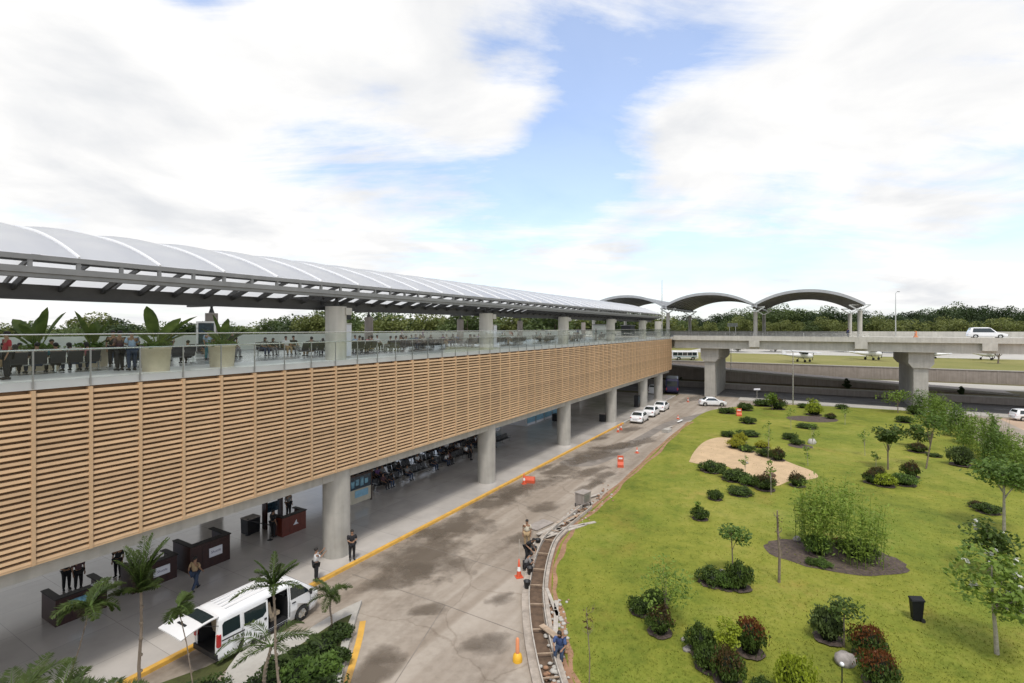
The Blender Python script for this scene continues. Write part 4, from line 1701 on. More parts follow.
bamboo(1008, 462, 425, 9, 'thin shrub sticking up out of the hedge at the right edge', 'leaf_mid', 91, 4, 300, .13, 'hedge_shrub', 1.0, 'hedge along the right of the lawn')

# dark conifers on the terrace
for i, (x, yt, yb, lb) in enumerate([(847, 378, 397, 'small dark conifer behind the far road, left of the right pier'), (961, 386, 403, 'small dark conifer behind the far road, right of the right pier'),
                                     (681, 376, 392, 'dark conifer beside the parked bus under the bridge')]):
    Z = 115.9 / (DY + DX * (x - 512) / FPX) + 1.0
    p = PZ(x, Z, 1.1 if i < 2 else 0)
    hh = (EYE + (HORIZON - yt) * Z / FPX) - p.z
    tb, cb = tree_mesh_pair(95 + i, hh * 1.15, hh * .62, .1, 'leaf_far_dark', 900, .15, n_clump=16, shape='cone', trunk=.06)
    plant('conifer', lb, 'tree', p, tb, cb, 'bark', 'leaf_far_dark')
p = PZ(998, 128, 4)
tb, cb = tree_mesh_pair(99, 5.2, 6.5, 1.8, 'leaf_far_dark', 700, .2, n_clump=14, shape='flat', trunk=.16)
plant('small_tree', 'small dark tree on the grass just behind the retaining wall at the right', 'tree', p, tb, cb, 'bark', 'leaf_far_dark')
for i, (x, y) in enumerate([(738, 349), (775, 350), (846, 349), (861, 349), (932, 350), (1015, 349)]):
    far_protos['a'][0].put(PZ(x, 190, 4), i, f'{ORD[i]} low dark tree from the left glimpsed in the gap under the bridge deck', 'low trees behind the aircraft', (.9, .9, .42))
# ------------------------------------------------------------ people
SHIRT_CH = ('pelvis', 'belly', 'chest', 'neckb')


def pose(kind):
    """joint positions (x forward, y left, z up) of a 1.68 m person"""
    J = dict(pelvis=(0, 0, .93), belly=(0, 0, 1.08), chest=(.0, 0, 1.27), neckb=(0, 0, 1.41), head0=(.015, 0, 1.50), head1=(.025, 0, 1.58), head2=(.015, 0, 1.645))
    for s, n in ((1, 'L'), (-1, 'R')):
        J['hip' + n] = (0, .095 * s, .88)
        J['knee' + n] = (.02, .105 * s, .49)
        J['ank' + n] = (-.01, .11 * s, .09)
        J['toe' + n] = (.15, .13 * s, .035)
        J['sh' + n] = (0, .185 * s, 1.37)
        J['el' + n] = (-.02, .235 * s, 1.10)
        J['wr' + n] = (.06, .235 * s, .86)
        J['hd' + n] = (.085, .225 * s, .78)

    def mv(names, d):
        for n_ in names:
            J[n_] = tuple(a_ + b_ for a_, b_ in zip(J[n_], d))
    up = ['belly', 'chest', 'neckb', 'head0', 'head1', 'head2', 'shL', 'shR', 'elL', 'elR', 'wrL', 'wrR', 'hdL', 'hdR']

    def lean(ang, names=up, piv='pelvis'):
        px_, _, pz_ = J[piv]
        for n_ in names:
            x, y, z = J[n_]
            dx, dz = x - px_, z - pz_
            J[n_] = (px_ + dx * math.cos(ang) + dz * math.sin(ang), y, pz_ - dx * math.sin(ang) + dz * math.cos(ang))
    if kind == 'walk':
        J['kneeL'], J['ankL'], J['toeL'] = (.16, .10, .50), (.27, .10, .10), (.42, .12, .05)
        J['kneeR'], J['ankR'], J['toeR'] = (-.03, -.10, .49), (-.27, -.10, .15), (-.15, -.12, .04)
        J['elL'], J['wrL'], J['hdL'] = (-.13, .23, 1.12), (-.12, .23, .90), (-.10, .22, .82)
        J['elR'], J['wrR'], J['hdR'] = (.06, -.23, 1.12), (.20, -.22, .94), (.26, -.21, .88)
    if kind == 'raise':
        J['elL'], J['wrL'], J['hdL'] = (.20, .20, 1.26), (.36, .14, 1.42), (.42, .12, 1.49)
        J['elR'], J['wrR'], J['hdR'] = (.20, -.19, 1.24), (.38, -.14, 1.38), (.45, -.12, 1.43)
    if kind == 'carry':
        J['elL'], J['wrL'], J['hdL'] = (.05, .24, 1.12), (.22, .10, 1.12), (.27, .03, 1.13)
        J['elR'], J['wrR'], J['hdR'] = (.05, -.24, 1.12), (.22, -.10, 1.08), (.27, -.03, 1.09)
    if kind == 'bend':
        lean(R(48))
        J['wrL'], J['hdL'] = (.42, .20, .78), (.46, .18, .70)
        J['wrR'], J['hdR'] = (.50, -.18, .82), (.56, -.16, .75)
        J['kneeL'] = (.10, .12, .50)
        J['kneeR'] = (.08, -.12, .50)
    if kind in ('sit', 'sitlean', 'squat'):
        dz = -.43 if kind != 'squat' else -.62
        mv(['pelvis'] + up, (0, 0, dz))
        for s, n in ((1, 'L'), (-1, 'R')):
            J['hip' + n] = (.02, .095 * s, .47 if kind != 'squat' else .29)
            J['knee' + n] = (.42, .13 * s, .50)
            J['ank' + n] = (.40 if kind != 'squat' else .14, .13 * s, .09)
            J['toe' + n] = (.55 if kind != 'squat' else .29, .15 * s, .035)
        lean(R(-8) if kind == 'sit' else R(22) if kind == 'sitlean' else R(32))
        for s, n in ((1, 'L'), (-1, 'R')):
            x, y, z = J['sh' + n]
            J['el' + n] = (x + .08, .24 * s, z - .26)
            J['wr' + n] = (x * .4 + .30, .17 * s, .62 if kind != 'squat' else .52)
            J['hd' + n] = (x * .4 + .38, .14 * s, .60 if kind != 'squat' else .44)
    return J


def skin_obj(name, chains, parent, m_, root=None, sub=1):
    """chains: list of lists of (key, position, radius); equal keys are one vertex"""
    idx, V, E, RR = {}, [], [], []
    for ch in chains:
        prev = None
        for key, p, r in ch:
            if key not in idx:
                idx[key] = len(V)
                V.append(p)
                RR.append(r)
            i = idx[key]
            if prev is not None and prev != i:
                E.append((prev, i))
            prev = i
    me = bpy.data.meshes.new(name)
    me.from_pydata(V, E, [])
    o_ = bpy.data.objects.new(name, me)
    col.objects.link(o_)
    md = o_.modifiers.new('skin', 'SKIN')
    md.use_smooth_shade = True
    md.branch_smoothing = .6
    if not me.skin_vertices:
        bpy.context.view_layer.objects.active = o_
    sv = me.skin_vertices[0].data
    for i, r in enumerate(RR):
        r = r if isinstance(r, tuple) else (r, r)
        sv[i].radius = r
        sv[i].use_root = (i == (idx[root] if root else 0))
    if sub:
        s_ = o_.modifiers.new('sub', 'SUBSURF')
        s_.levels = s_.render_levels = sub
    dg = bpy.context.evaluated_depsgraph_get()
    dg.update()
    nm = bpy.data.meshes.new_from_object(o_.evaluated_get(dg))
    nm.materials.clear()
    nm.materials.append(M[m_])
    bpy.data.objects.remove(o_)
    nm.polygons.foreach_set('use_smooth', [True] * len(nm.polygons))
    r_ = bpy.data.objects.new(name, nm)
    col.objects.link(r_)
    r_.parent = parent
    return r_


def make_person(kind, long_hair=False):
    J = pose(kind)
    t_ = thing('person', 'person', 'person')
    rad = dict(pelvis=.115, belly=.10, chest=.115, neckb=.055, head0=.062, head1=.085, head2=.062)
    sp_ = [(k, J[k], rad[k]) for k in ('pelvis', 'belly', 'chest', 'neckb', 'head0', 'head1', 'head2')]
    ch = [sp_]
    h1 = Vector(J['head1'])
    ch.append([('head1', J['head1'], .085), ('nose', tuple(h1 + Vector((.092, 0, -.02))), .016)])
    for s, n in ((1, 'L'), (-1, 'R')):
        ch.append([('head1', J['head1'], .085), ('ear' + n, tuple(h1 + Vector((-.005, .088 * s, 0))), .016)])
        ch.append([('chest', J['chest'], .125), ('sh' + n, J['sh' + n], .052), ('el' + n, J['el' + n], .038), ('wr' + n, J['wr' + n], .026), ('hd' + n, J['hd' + n], .030)])
        hd, wr = Vector(J['hd' + n]), Vector(J['wr' + n])
        d = (hd - wr).normalized()
        side = d.cross(Vector((1, 0, .3))).normalized()
        for f_ in range(4):
            ln = (.052, .066, .070, .060)[f_]
            off = side * (-.024 + .016 * f_)
            b0 = hd + off + d * .02
            ch.append([('hd' + n, J['hd' + n], .030), (f'k{n}{f_}', tuple(b0 + d * .01), .009), (f'm{n}{f_}', tuple(b0 + d * ln * .6), .008),
                       (f't{n}{f_}', tuple(b0 + d * ln * .95 + Vector((.012, 0, -.008))), .007)])
        th = hd - side * .03 * s - d * .02
        ch.append([('hd' + n, J['hd' + n], .030), (f'th{n}', tuple(th + Vector((.02, 0, 0))), .010), (f'tt{n}', tuple(th + Vector((.034, 0, 0)) + d * .03), .009)])
        ch.append([('pelvis', J['pelvis'], .115), ('hip' + n, J['hip' + n], .085), ('knee' + n, J['knee' + n], .055), ('ank' + n, J['ank' + n], .036)])
    skin_obj('body', ch, t_, 'skin', 'pelvis')
    # shirt with short sleeves, over the body
    ch = [[('pelvis', tuple(Vector(J['pelvis']) * .75 + Vector(J['belly']) * .25), .165), ('belly', J['belly'], .160), ('chest', J['chest'], .185), ('neckb', tuple(Vector(J['neckb']) - Vector((0, 0, .03))), .085)]]
    for n in 'LR':
        e = Vector(J['sh' + n]) * .15 + Vector(J['el' + n]) * .85
        ch.append([('chest', J['chest'], .185), ('sh' + n, J['sh' + n], .095), ('el' + n, tuple(e), .064)])
    skin_obj('shirt', ch, t_, 'cloth_white', 'pelvis')
    ch = []
    for n in 'LR':
        ch.append([('pelvis', J['pelvis'], .165), ('hip' + n, J['hip' + n], .120), ('knee' + n, J['knee' + n], .082), ('ank' + n, J['ank' + n], .062)])
    skin_obj('trousers', ch, t_, 'cloth_black', 'pelvis')
    b = MB()
    for n in 'LR':
        a_, t2 = Vector(J['ank' + n]), Vector(J['toe' + n])
        d = (t2 - a_)
        d.z = 0
        b.tube([a_ - d * .35 + Vector((0, 0, -.045)), a_ + d * .2 + Vector((0, 0, -.02)), t2 + Vector((0, 0, .01)), t2 + d * .12], [.04, .048, .036, .015], 10)
    b.build('shoes', 'rubber', t_)
    b = MB()
    h2 = Vector(J['head2'])
    b.ball(h1 + Vector((-.022, 0, .032)), (.098, .094, .090), 0, 14, 9)
    if long_hair:
        b.ball(h1 + Vector((-.06, 0, -.07)), (.055, .085, .15), 0, 12, 8)
    b.build('hair', 'hair', t_)
    return t_


people = {}
for k in ('stand', 'walk', 'raise', 'carry', 'bend', 'sit', 'sitlean', 'squat'):
    people[k] = Proto(make_person(k, k in ('sitlean',)))


def person(kind, loc, rz, label, shirt='cloth_white', trousers='cloth_black', group=None, scale=1.0, bag=None):
    o_ = people[kind].put(loc, rz, label, group, scale)
    if group is None and 'group' in o_:
        del o_['group']
    for ch in o_.children:
        nm = ch.name.split('.')[0]
        if nm in ('shirt', 'trousers'):
            ch.material_slots[0].link = 'OBJECT'
            ch.material_slots[0].material = M[shirt if nm == 'shirt' else trousers]
    return o_


def face(p, tx, ty):
    return math.atan2(ty - p.y, tx - p.x)


ZA = .15
p = P(316, 581, ZA)
person('raise', p, R(35), 'man in white shirt and black trousers with raised arms beside the column near the van', 'cloth_white', 'cloth_black')
p = P(352, 560, ZA)
person('carry', p, R(-60), 'man in a dark suit leaning by the thick column next to the yellow kerb', 'cloth_black', 'cloth_black')
p = P(195, 591, ZA)
person('walk', p, TH + .3, 'person in a khaki top walking across the paving beside the dark counters', 'cloth_khaki', 'cloth_jeans')
p = P(118, 577, ZA)
person('stand', p, R(-80), 'person in black half hidden behind the tall palm near the dark counters', 'cloth_black', 'cloth_black')
p = P(56, 600, ZA) + Vector((-.3, .9, 0))
person('carry', p, TH - PI / 2, 'attendant in black with a pale scarf behind the counter with the blue sign, left one', 'cloth_black', 'cloth_black')
p = P(72, 597, ZA) + Vector((-.3, .7, 0))
person('stand', p, TH - PI / 2, 'attendant in dark plum behind the counter with the blue sign, right one', 'cloth_plum', 'cloth_black')
p = P(273, 537, ZA)
person('stand', p, TH, 'attendant in black standing at the left end of the red counter', 'cloth_black', 'cloth_black')
p = P(288, 523, ZA) + Vector((-.5, 1.2, 0))
person('stand', p, TH - PI / 2, 'attendant in grey behind the red counter', 'cloth_grey', 'cloth_black')
p = P(527, 562, 0)
person('bend', p, R(-40), 'worker in black bending over the trench formwork behind the orange cone', 'cloth_black', 'cloth_black')
p = P(525, 570, 0)
person('squat', p, R(0), 'worker in dark grey squatting at the trench in front of the bending worker', 'cloth_grey', 'cloth_black')
p = P(527, 548, 0)
person('stand', p, R(-100), 'worker in cream shirt standing farthest back beside the trench', 'cloth_cream', 'cloth_khaki')
p = P(561, 655, .1)
person('sitlean', p + Vector((0, 0, -.12)), R(-110), 'worker in dark blue sitting on the rubble at the lawn edge', 'cloth_blue', 'cloth_jeans')
p = PZ(847, W(103, -7).y, 11.3)
p = W(102.6, -6.2, 11.3)
person('stand', p, R(200), 'person in blue standing on the bridge beside the rightmost arch column', 'cloth_blue', 'cloth_jeans')

# ------------------------------------------------------------ rows of waiting seats
def seat_row(n, seatmat):
    t_ = thing('bench_seat_row', 'row', 'bench')
    w = .58
    b = MB()
    b.bar((.0, -w * .5, .36), (.0, w * (n - .5), .36), .07, .07)
    b.build('beam', 'steel_post', t_)
    for i in range(n):
        y = i * w
        s_ = MB()
        s_.prism_y([(.24, .43), (.22, .46), (-.20, .42), (-.20, .385), (.2, .415)], y - .245, y + .245)
        s_.prism_y([(-.20, .42), (-.225, .43), (-.36, .86), (-.33, .87), (-.19, .46)], y - .245, y + .245)
        s_.build('seat', seatmat, t_)
    for i in (0, 2.5, 5):
        y = (i - .5) * w
        b = MB()
        b.bar((0, y, .34), (0, y, .03), .05, .05)
        b.bar((-.28, y, .025), (.28, y, .025), .05, .035)
        b.build('leg', 'steel_bright', t_)
    b = MB()
    for i in range(n + 1):
        y = (i - .5) * w
        b.bar((-.2, y, .62), (.18, y, .62), .035, .025)
        b.bar((.17, y, .61), (.1, y, .38), .03, .025)
        b.bar((-.2, y, .61), (-.2, y, .38), .03, .025)
    b.build('armrests', 'steel_bright', t_)
    return t_


row_black = Proto(seat_row(5, 'seat_black'))
SHIRTS = ['cloth_black', 'cloth_red', 'cloth_white', 'cloth_purple', 'cloth_blue', 'cloth_grey', 'cloth_lightblue', 'cloth_plum', 'cloth_teal', 'cloth_pink', 'cloth_green', 'cloth_cream']
NAMES = dict(cloth_black='black', cloth_red='red', cloth_white='white', cloth_purple='purple', cloth_blue='blue', cloth_grey='grey', cloth_lightblue='light blue', cloth_plum='plum',
             cloth_teal='teal', cloth_pink='pink', cloth_green='green', cloth_cream='cream', cloth_khaki='khaki', cloth_jeans='denim')
g = random.Random(77)
# (first a, q, facing): rows on the upper deck, seats run along the concourse
rows = []
for a_ in (4.0, 7.2, 11.5, 20.6, 24.0, 28.2, 31.8, 38.0, 42.0, 46.5, 54, 59, 63, 72, 77):
    rows.append((a_, 27.0 if a_ > 8 else 26.2, 1))
for a_ in (3.0, 6.4, 11, 15, 19.2, 23, 27, 33.5, 38, 43, 49, 57):
    rows.append((a_ + .8, 30.2, -1))
seatspots = []
rows.sort(key=lambda r: (r[1], r[0]))
for i, (a_, q_, s_) in enumerate(rows):
    rz = TH + (PI / 2 if s_ > 0 else -PI / 2)
    # local y runs along -a for s=+1 and +a for s=-1
    st = W(a_ + (2.32 if s_ > 0 else 0), q_, ZF)
    k_ = sum(1 for r in rows[:i] if r[1] < 28)
    lb = (f'row of five black waiting seats near the balustrade, {ORD[k_]} from the left' if q_ < 28
          else f'row of five black waiting seats deeper on the deck, {ORD[i - sum(1 for r in rows if r[1] < 28)]} from the left')
    row_black.put(st, rz, lb, 'waiting seats on the upper deck')
    for k in range(5):
        seatspots.append((a_ + k * .58, q_, rz, s_))
pick = [s_ for s_ in seatspots if g.random() < (.8 if s_[0] < 12 else .66 if s_[0] < 34 else .55)]
cc = {}
for a_, q_, rz, s_ in sorted(pick, key=lambda r: (r[1], r[0])):
    sh = g.choice(['cloth_black'] * 4 + ['cloth_plum', 'cloth_grey', 'cloth_blue'] * 2 + SHIRTS)
    nearrow = 'in the front seats' if q_ < 28 else 'in the rear seats'
    key = (sh, nearrow)
    cc[key] = cc.get(key, 0) + 1
    person(g.choice(['sit', 'sit', 'sitlean']), W(a_, q_ + .02 * s_, ZF), rz + g.uniform(-.2, .2),
           f'seated traveller in {NAMES[sh]} {nearrow} on deck, {ORD[cc[key] - 1]} from the left',
           sh, g.choice(['cloth_jeans', 'cloth_black', 'cloth_khaki', 'cloth_grey']), 'travellers sitting on the upper deck', g.uniform(.94, 1.02))
for x, q_, kd, sh, tr, lb in [(113, 27.6, 'stand', 'cloth_black', 'cloth_black', 'traveller in black standing left of the nearest planter on the deck'),
                              (120, 25.0, 'carry', 'cloth_plum', 'cloth_black', 'traveller in plum leaning beside the man in light blue near the planter'),
                              (132, 24.6, 'carry', 'cloth_lightblue', 'cloth_jeans', 'traveller in a light blue shirt standing left of the left beige planter'),
                              (7, 24.0, 'stand', 'cloth_red', 'cloth_black', 'traveller in red standing at the far left of the deck'),
                              (208, 29, 'stand', 'cloth_lightblue', 'cloth_teal', 'traveller in front of the white framed display on the deck'),
                              (232, 27, 'stand', 'cloth_black', 'cloth_black', 'traveller in black standing right of the second beige planter'),
                              (170, 34, 'stand', 'cloth_lightblue', 'cloth_black', 'traveller in light blue far back between the two beige planters'),
                              (402, 30, 'walk', 'cloth_white', 'cloth_black', 'traveller in white walking between the first and second deck columns'),
                              (423, 33, 'stand', 'cloth_purple', 'cloth_black', 'traveller in purple standing before the second deck column'),
                              (560, 27, 'stand', 'cloth_white', 'cloth_grey', 'traveller in white standing left of the third deck column'),
                              (578, 30, 'walk', 'cloth_blue', 'cloth_black', 'traveller in blue walking right of the third deck column'),
                              (596, 29, 'stand', 'cloth_grey', 'cloth_black', 'traveller in grey standing before the fourth deck column'),
                              (640, 30, 'walk', 'cloth_black', 'cloth_black', 'traveller in black walking near the far end of the deck')]:
    person(kd, PQ(x, q_, ZF), g.uniform(0, 6.28), lb, sh, tr, 'travellers standing on the upper deck')

# seats in the arcade below
low = []
i = 0
for q_, tag_ in ((29.2, 'front'), (31.0, 'middle'), (32.8, 'rear')):
    for k, a_ in enumerate((29.2, 32.6, 36.0, 39.4, 43.6, 47)):
        st = W(a_, q_, ZA)
        row_black.put(st, TH - PI / 2, f'row of five dark seats in the arcade, {tag_} line, {ORD[k]} block from the left', 'waiting seats in the arcade')
        for s_ in range(5):
            if g.random() < .45 and a_ < 45:
                low.append((a_ + s_ * .58, q_, tag_))
cc = {}
for a_, q_, tag_ in low:
    sh = g.choice(['cloth_black', 'cloth_black', 'cloth_plum', 'cloth_grey', 'cloth_jeans', 'cloth_white', 'cloth_purple'])
    key = (sh, tag_)
    cc[key] = cc.get(key, 0) + 1
    person(g.choice(['sit', 'sitlean']), W(a_, q_, ZA), TH - PI / 2, f'traveller in {NAMES[sh]} seated in the arcade, {tag_} line, {ORD[cc[key] - 1]} such from the left',
           sh, g.choice(['cloth_black', 'cloth_jeans']), 'travellers sitting in the arcade')
for x, y, sh, lb in ((471, 456, 'cloth_black', 'traveller in black standing among the arcade seats left of the second column'),):
    person('stand', P(x, y + 4, ZA), 0, lb, sh, 'cloth_black')

# ------------------------------------------------------------ counters and boards of the arcade
def text_mesh(s_, size, m_, parent, loc, rot, name='lettering', shear=0.0):
    cu = bpy.data.curves.new(name, 'FONT')
    cu.body = s_
    cu.size = size
    cu.align_x = 'CENTER'
    cu.align_y = 'CENTER'
    cu.extrude = .002
    cu.shear = shear
    o_ = bpy.data.objects.new(name, cu)
    col.objects.link(o_)
    dg = bpy.context.evaluated_depsgraph_get()
    me = bpy.data.meshes.new_from_object(o_.evaluated_get(dg))
    bpy.data.objects.remove(o_)
    me.materials.clear()
    me.materials.append(M[m_])
    r_ = bpy.data.objects.new(name, me)
    col.objects.link(r_)
    r_.parent = parent
    r_.location = loc
    r_.rotation_euler = rot
    return r_


def counter(label, x, y, w, h, d, m_, sign=None):
    """x, y: pixel of the right front foot; local x runs along the concourse, -y faces the road"""
    a_, q_ = AQ(P(x, y, ZA))
    t_ = thing('service_counter', label, 'counter', W(a_ - w, q_, ZA), TH)
    b = MB()
    b.box(0, w, 0, .06, 0, h - .05)
    b.box(0, .05, .06, d, 0, h - .05)
    b.box(w - .05, w, .06, d, 0, h - .05)
    b.box(.03, w - .03, .07, d - .04, h * .55, h * .58)
    for k in range(4):
        b.box(.1 + k * (w - .2) / 4 + .03, .1 + (k + 1) * (w - .2) / 4 - .03, -.012, -.001, .12, h - .16)
    b.build('cabinet', m_, t_)
    b = MB()
    b.box(-.04, w + .04, -.06, .30, h - .048, h)
    b.box(-.04, .24, .302, d, h - .048, h)
    b.box(w - .24, w + .04, .302, d, h - .048, h)
    b.build('countertop', 'countertop', t_)
    return t_


def sign_on(t_, x0, x1, z0, z1, m_):
    b = MB()
    b.box(x0, x1, -.045, -.014, z0, z1)
    return b.build('sign_board', m_, t_)


c1 = counter('wide dark mahogany counter with a bright blue sign, nearest of the arcade counters', 107, 607, 1.85, 1.2, 1.5, 'mahogany')
sign_on(c1, .45, 1.3, .62, .95, 'screen_blue')
b = MB()
b.box(1.3, 1.75, .02, .2, 1.202, 1.23)
b.build('brochure_tray', 'sign_white', c1)
c2 = counter('dark mahogany counter with a plain white sign behind the tall palm', 177, 577, 2.0, 1.2, 1.2, 'mahogany')
s_ = sign_on(c2, .9, 1.65, .42, .85, 'sign_white')
text_mesh('Shuttle', .17, 'ink_blue', s_, (1.28, -.048, .64), (PI / 2, 0, 0), shear=.15)
c3 = counter('dark mahogany counter with blue script on its white sign, nearest the van', 230, 559, 2.1, 1.45, 1.7, 'mahogany')
s_ = sign_on(c3, .95, 1.65, .52, 1.0, 'sign_white')
text_mesh('Shuttle', .19, 'ink_blue', s_, (1.3, -.048, .77), (PI / 2, 0, 0), shear=.15)
c4 = counter('reddish brown counter with a small white emblem left of the thick column', 306, 528, 1.7, 1.2, 1.1, 'mahogany_red')
b = MB()
b.add([(.75, -.016, .5), (1.15, -.016, .5), (1.02, -.016, .62), (1.0, -.016, .82), (.88, -.016, .66)], [(0, 1, 2, 3, 4)])
b.build('emblem', 'sign_white', c4, fix=False)
# computer frame on the red counter
a_, q_ = AQ(P(300, 528, ZA))
t_ = thing('ticket_kiosk', 'dark arched stand with a small screen behind the red counter', 'kiosk', W(a_ - 1.3, q_ + 1.6, ZA), TH)
b = MB()
b.box(0, .12, 0, .4, 0, 2.0)
b.box(1.1, 1.22, 0, .4, 0, 2.0)
b.box(.121, 1.099, 0, .4, 1.75, 2.0)
b.build('frame', 'mahogany', t_)
b = MB()
b.box(.2, 1.0, .1, .16, 1.0, 1.6)
b.box(.5, .7, .1, .2, 0, .999)
b.build('screen', 'screen_dark', t_)
a_, q_ = AQ(P(260, 531, ZA))
t_ = thing('podium', 'black box podium with a pale top left of the red counter', 'podium', W(a_ - .8, q_, ZA), TH, None, (.66, .8, 1))
b = MB()
b.prism_y([(0, 0), (1.2, 0), (1.25, .92), (-.05, .92)], 0, .9)
b.build('box', 'black_plastic', t_)
b = MB()
b.box(-.07, 1.27, -.03, .93, .921, .96)
b.build('top', 'concrete_dark', t_)
# queue barrier posts
for k, (x, y) in enumerate(((248, 535), (270, 540))):
    t_ = thing('barrier_post', ('left' if k == 0 else 'right') + ' post of the belt barrier left of the red counter', 'barrier post', P(x, y, ZA))
    b = MB()
    b.lathe([(.16, 0), (.16, .02), (.03, .04), (.03, .95), (.04, .96), (.04, 1.0)], 14)
    b.build('pole', 'black_plastic', t_)
    if k == 0:
        q0, q1 = P(248, 535, ZA), P(270, 540, ZA)
        b = MB()
        b.bar((0, 0, .9), (q1.x - q0.x, q1.y - q0.y, .9), .01, .06)
        b.build('belt', 'black_plastic', t_)

# the framed board right of the column
pl, pr_ = P(349, 508, ZA), P(372, 499.5, ZA)
t_ = thing('information_board', 'framed display board with dark pictures above a pale lower panel, right of the thick column', 'notice board', pl, math.atan2(pr_.y - pl.y, pr_.x - pl.x))
wd = (pr_ - pl).length
b = MB()
b.box(0, .07, 0, .12, 0, 2.15)
b.box(wd - .07, wd, 0, .12, 0, 2.15)
b.box(.071, wd - .071, 0, .12, 2.05, 2.15)
b.build('frame', 'mahogany', t_)
b = MB()
b.box(.071, wd - .071, .03, .09, .12, 1.12)
b.build('lower_panel', 'poster_pale', t_)
b = MB()
b.box(.55, wd - .35, .015, .029, .52, 1.02)
b.build('sky_picture', 'poster_sky', t_)
b = MB()
b.box(.071, wd - .071, .03, .09, 1.125, 2.045)
b.build('picture_panel', 'screen_dark', t_)
b = MB()
for k in range(4):
    b.box(.2 + k * .42, .5 + k * .42, .012, .029, 1.3 + .1 * (k % 2), 1.75 + .08 * (k % 3))
b.build('photo', 'screen_blue', t_)

# glazed rooms at the back of the arcade
def glass_room(label, a0, a1, q0, q1, h=3.6):
    t_ = thing('glazed_office', label, 'office', W(a0, q0, ZA), TH)
    b = MB()
    b.box(a0, a1, q0 + .1, q1, 0, h)
    b.build('wall', 'sign_white', t_, off=(a0, q0, 0))
    b = MB()
    n = max(2, int((a1 - a0) / 2.4))
    for k in range(n):
        x0 = a0 + .25 + k * (a1 - a0 - .3) / n
        b.box(x0, x0 + (a1 - a0) / n - .3, q0 + .05, q0 + .098, .3, h - .5)
    b.build('window', 'poster_sky', t_, off=(a0, q0, 0))
    for k in range(n + 1):
        b = MB()
        x0 = a0 + .1 + k * (a1 - a0 - .3) / n
        b.box(x0, x0 + .1, q0, q0 + .099, 0, h)
        b.build('mullion', 'steel_bright', t_, off=(a0, q0, 0))


glass_room('pale office with light blue windows behind the third and fourth arcade columns', 58, 71, 31.5, 38)
glass_room('pale room with bluish windows left of the third arcade column', 48.5, 54.5, 33.2, 38, 3.4)
t_ = thing('litter_bin', 'black square bin beside the fourth arcade column', 'bin', P(603, 421.5, ZA), TH)
b = MB()
b.box(-.4, .4, -.4, .4, .05, 1.05)
b.build('box', 'black_plastic', t_)
b = MB()
b.box(-.43, .43, -.43, .43, 1.051, 1.15)
b.build('lid', 'concrete_dark', t_)
for x, y, lb in ((556, 421, 'dark trolley beside the third arcade column'), (637, 407, 'tall dark vending cabinet beside the fifth arcade column')):
    h = 1.0 if x < 600 else 1.9
    t_ = thing('cabinet', lb, 'cabinet', P(x, y, ZA), TH)
    b = MB()
    b.box(-.5, .5, -.35, .35, .08, h)
    b.build('body', 'black_plastic', t_)
    b = MB()
    b.box(-.42, .42, -.37, -.351, h * .35, h - .12)
    b.build('front_panel', 'screen_dark', t_)

# ------------------------------------------------------------ things on the upper deck
def banana_plant(seed, n, L, mb):
    rs = random.Random(seed)
    for k in range(n):
        a_ = rs.uniform(0, 2 * PI) if n > 6 else k * 2 * PI / n + rs.uniform(-.4, .4)
        el_ = rs.uniform(R(38), R(78))
        l_ = L * rs.uniform(.75, 1.1)
        d = Vector((math.cos(a_) * math.cos(el_), math.sin(a_) * math.cos(el_), math.sin(el_)))
        sag = rs.uniform(.15, .4)
        pts = []
        for i in range(9):
            t = i / 8
            pts.append(d * l_ * t + Vector((0, 0, -sag * l_ * t * t * math.cos(el_))))
        mb.tube(pts[:4], [.035, .03, .025, .02], 5, 1, False)
        side = d.cross(Vector((0, 0, 1))).normalized()
        if rs.random() < .5:
            side = (side + Vector((0, 0, rs.uniform(-.6, .6)))).normalized()
        v, f = [], []
        for i in range(2, 9):
            t = (i - 2) / 6
            wv = l_ * .115 * math.sin(PI * min(1, .08 + t * .92)) ** .6 if t < 1 else .01
            nn = side.cross(d).normalized() * wv * .35
            v += [pts[i] + side * wv + nn, pts[i], pts[i] - side * wv + nn]
        for i in range(6):
            o_ = 3 * i
            f += [(o_, o_ + 1, o_ + 4, o_ + 3), (o_ + 1, o_ + 2, o_ + 5, o_ + 4)]
        mb.add(v, f, 0, True)


def planter(x, q, w, h, label, seed, n=6, L=1.9, boxy=False):
    t_ = thing('planter', label, 'planter', PQ(x, q, ZF), TH)
    b = MB()
    b.lathe([(w * .44, 0), (w * .5, h * .9), (w * .52, h * .9), (w * .52, h), (w * .46, h), (w * .46, h - .12), (.001, h - .12)], 36)
    b.build('pot', 'pot', t_)
    b = MB()
    rs = np.random.RandomState(seed)
    b.ball((0, 0, h - .1), (w * .44, w * .44, .14), 2, 12, 6)
    pts = rs.normal(size=(260, 3)) * (w * .2, w * .2, .07) + (0, 0, h + .08)
    leaves(b, pts, .09, rs, 0, .4)
    bb = MB()
    banana_plant(seed, n, L, bb)
    b.build('ground_leaves', ['leaf_mid', 'leaf_light', 'bush_core'], t_, fix=False)
    o_ = bb.build('fan_leaves', ['leaf_banana', 'leaf_light'], t_, fix=False)
    o_.location = (0, 0, h - .1)
    return t_


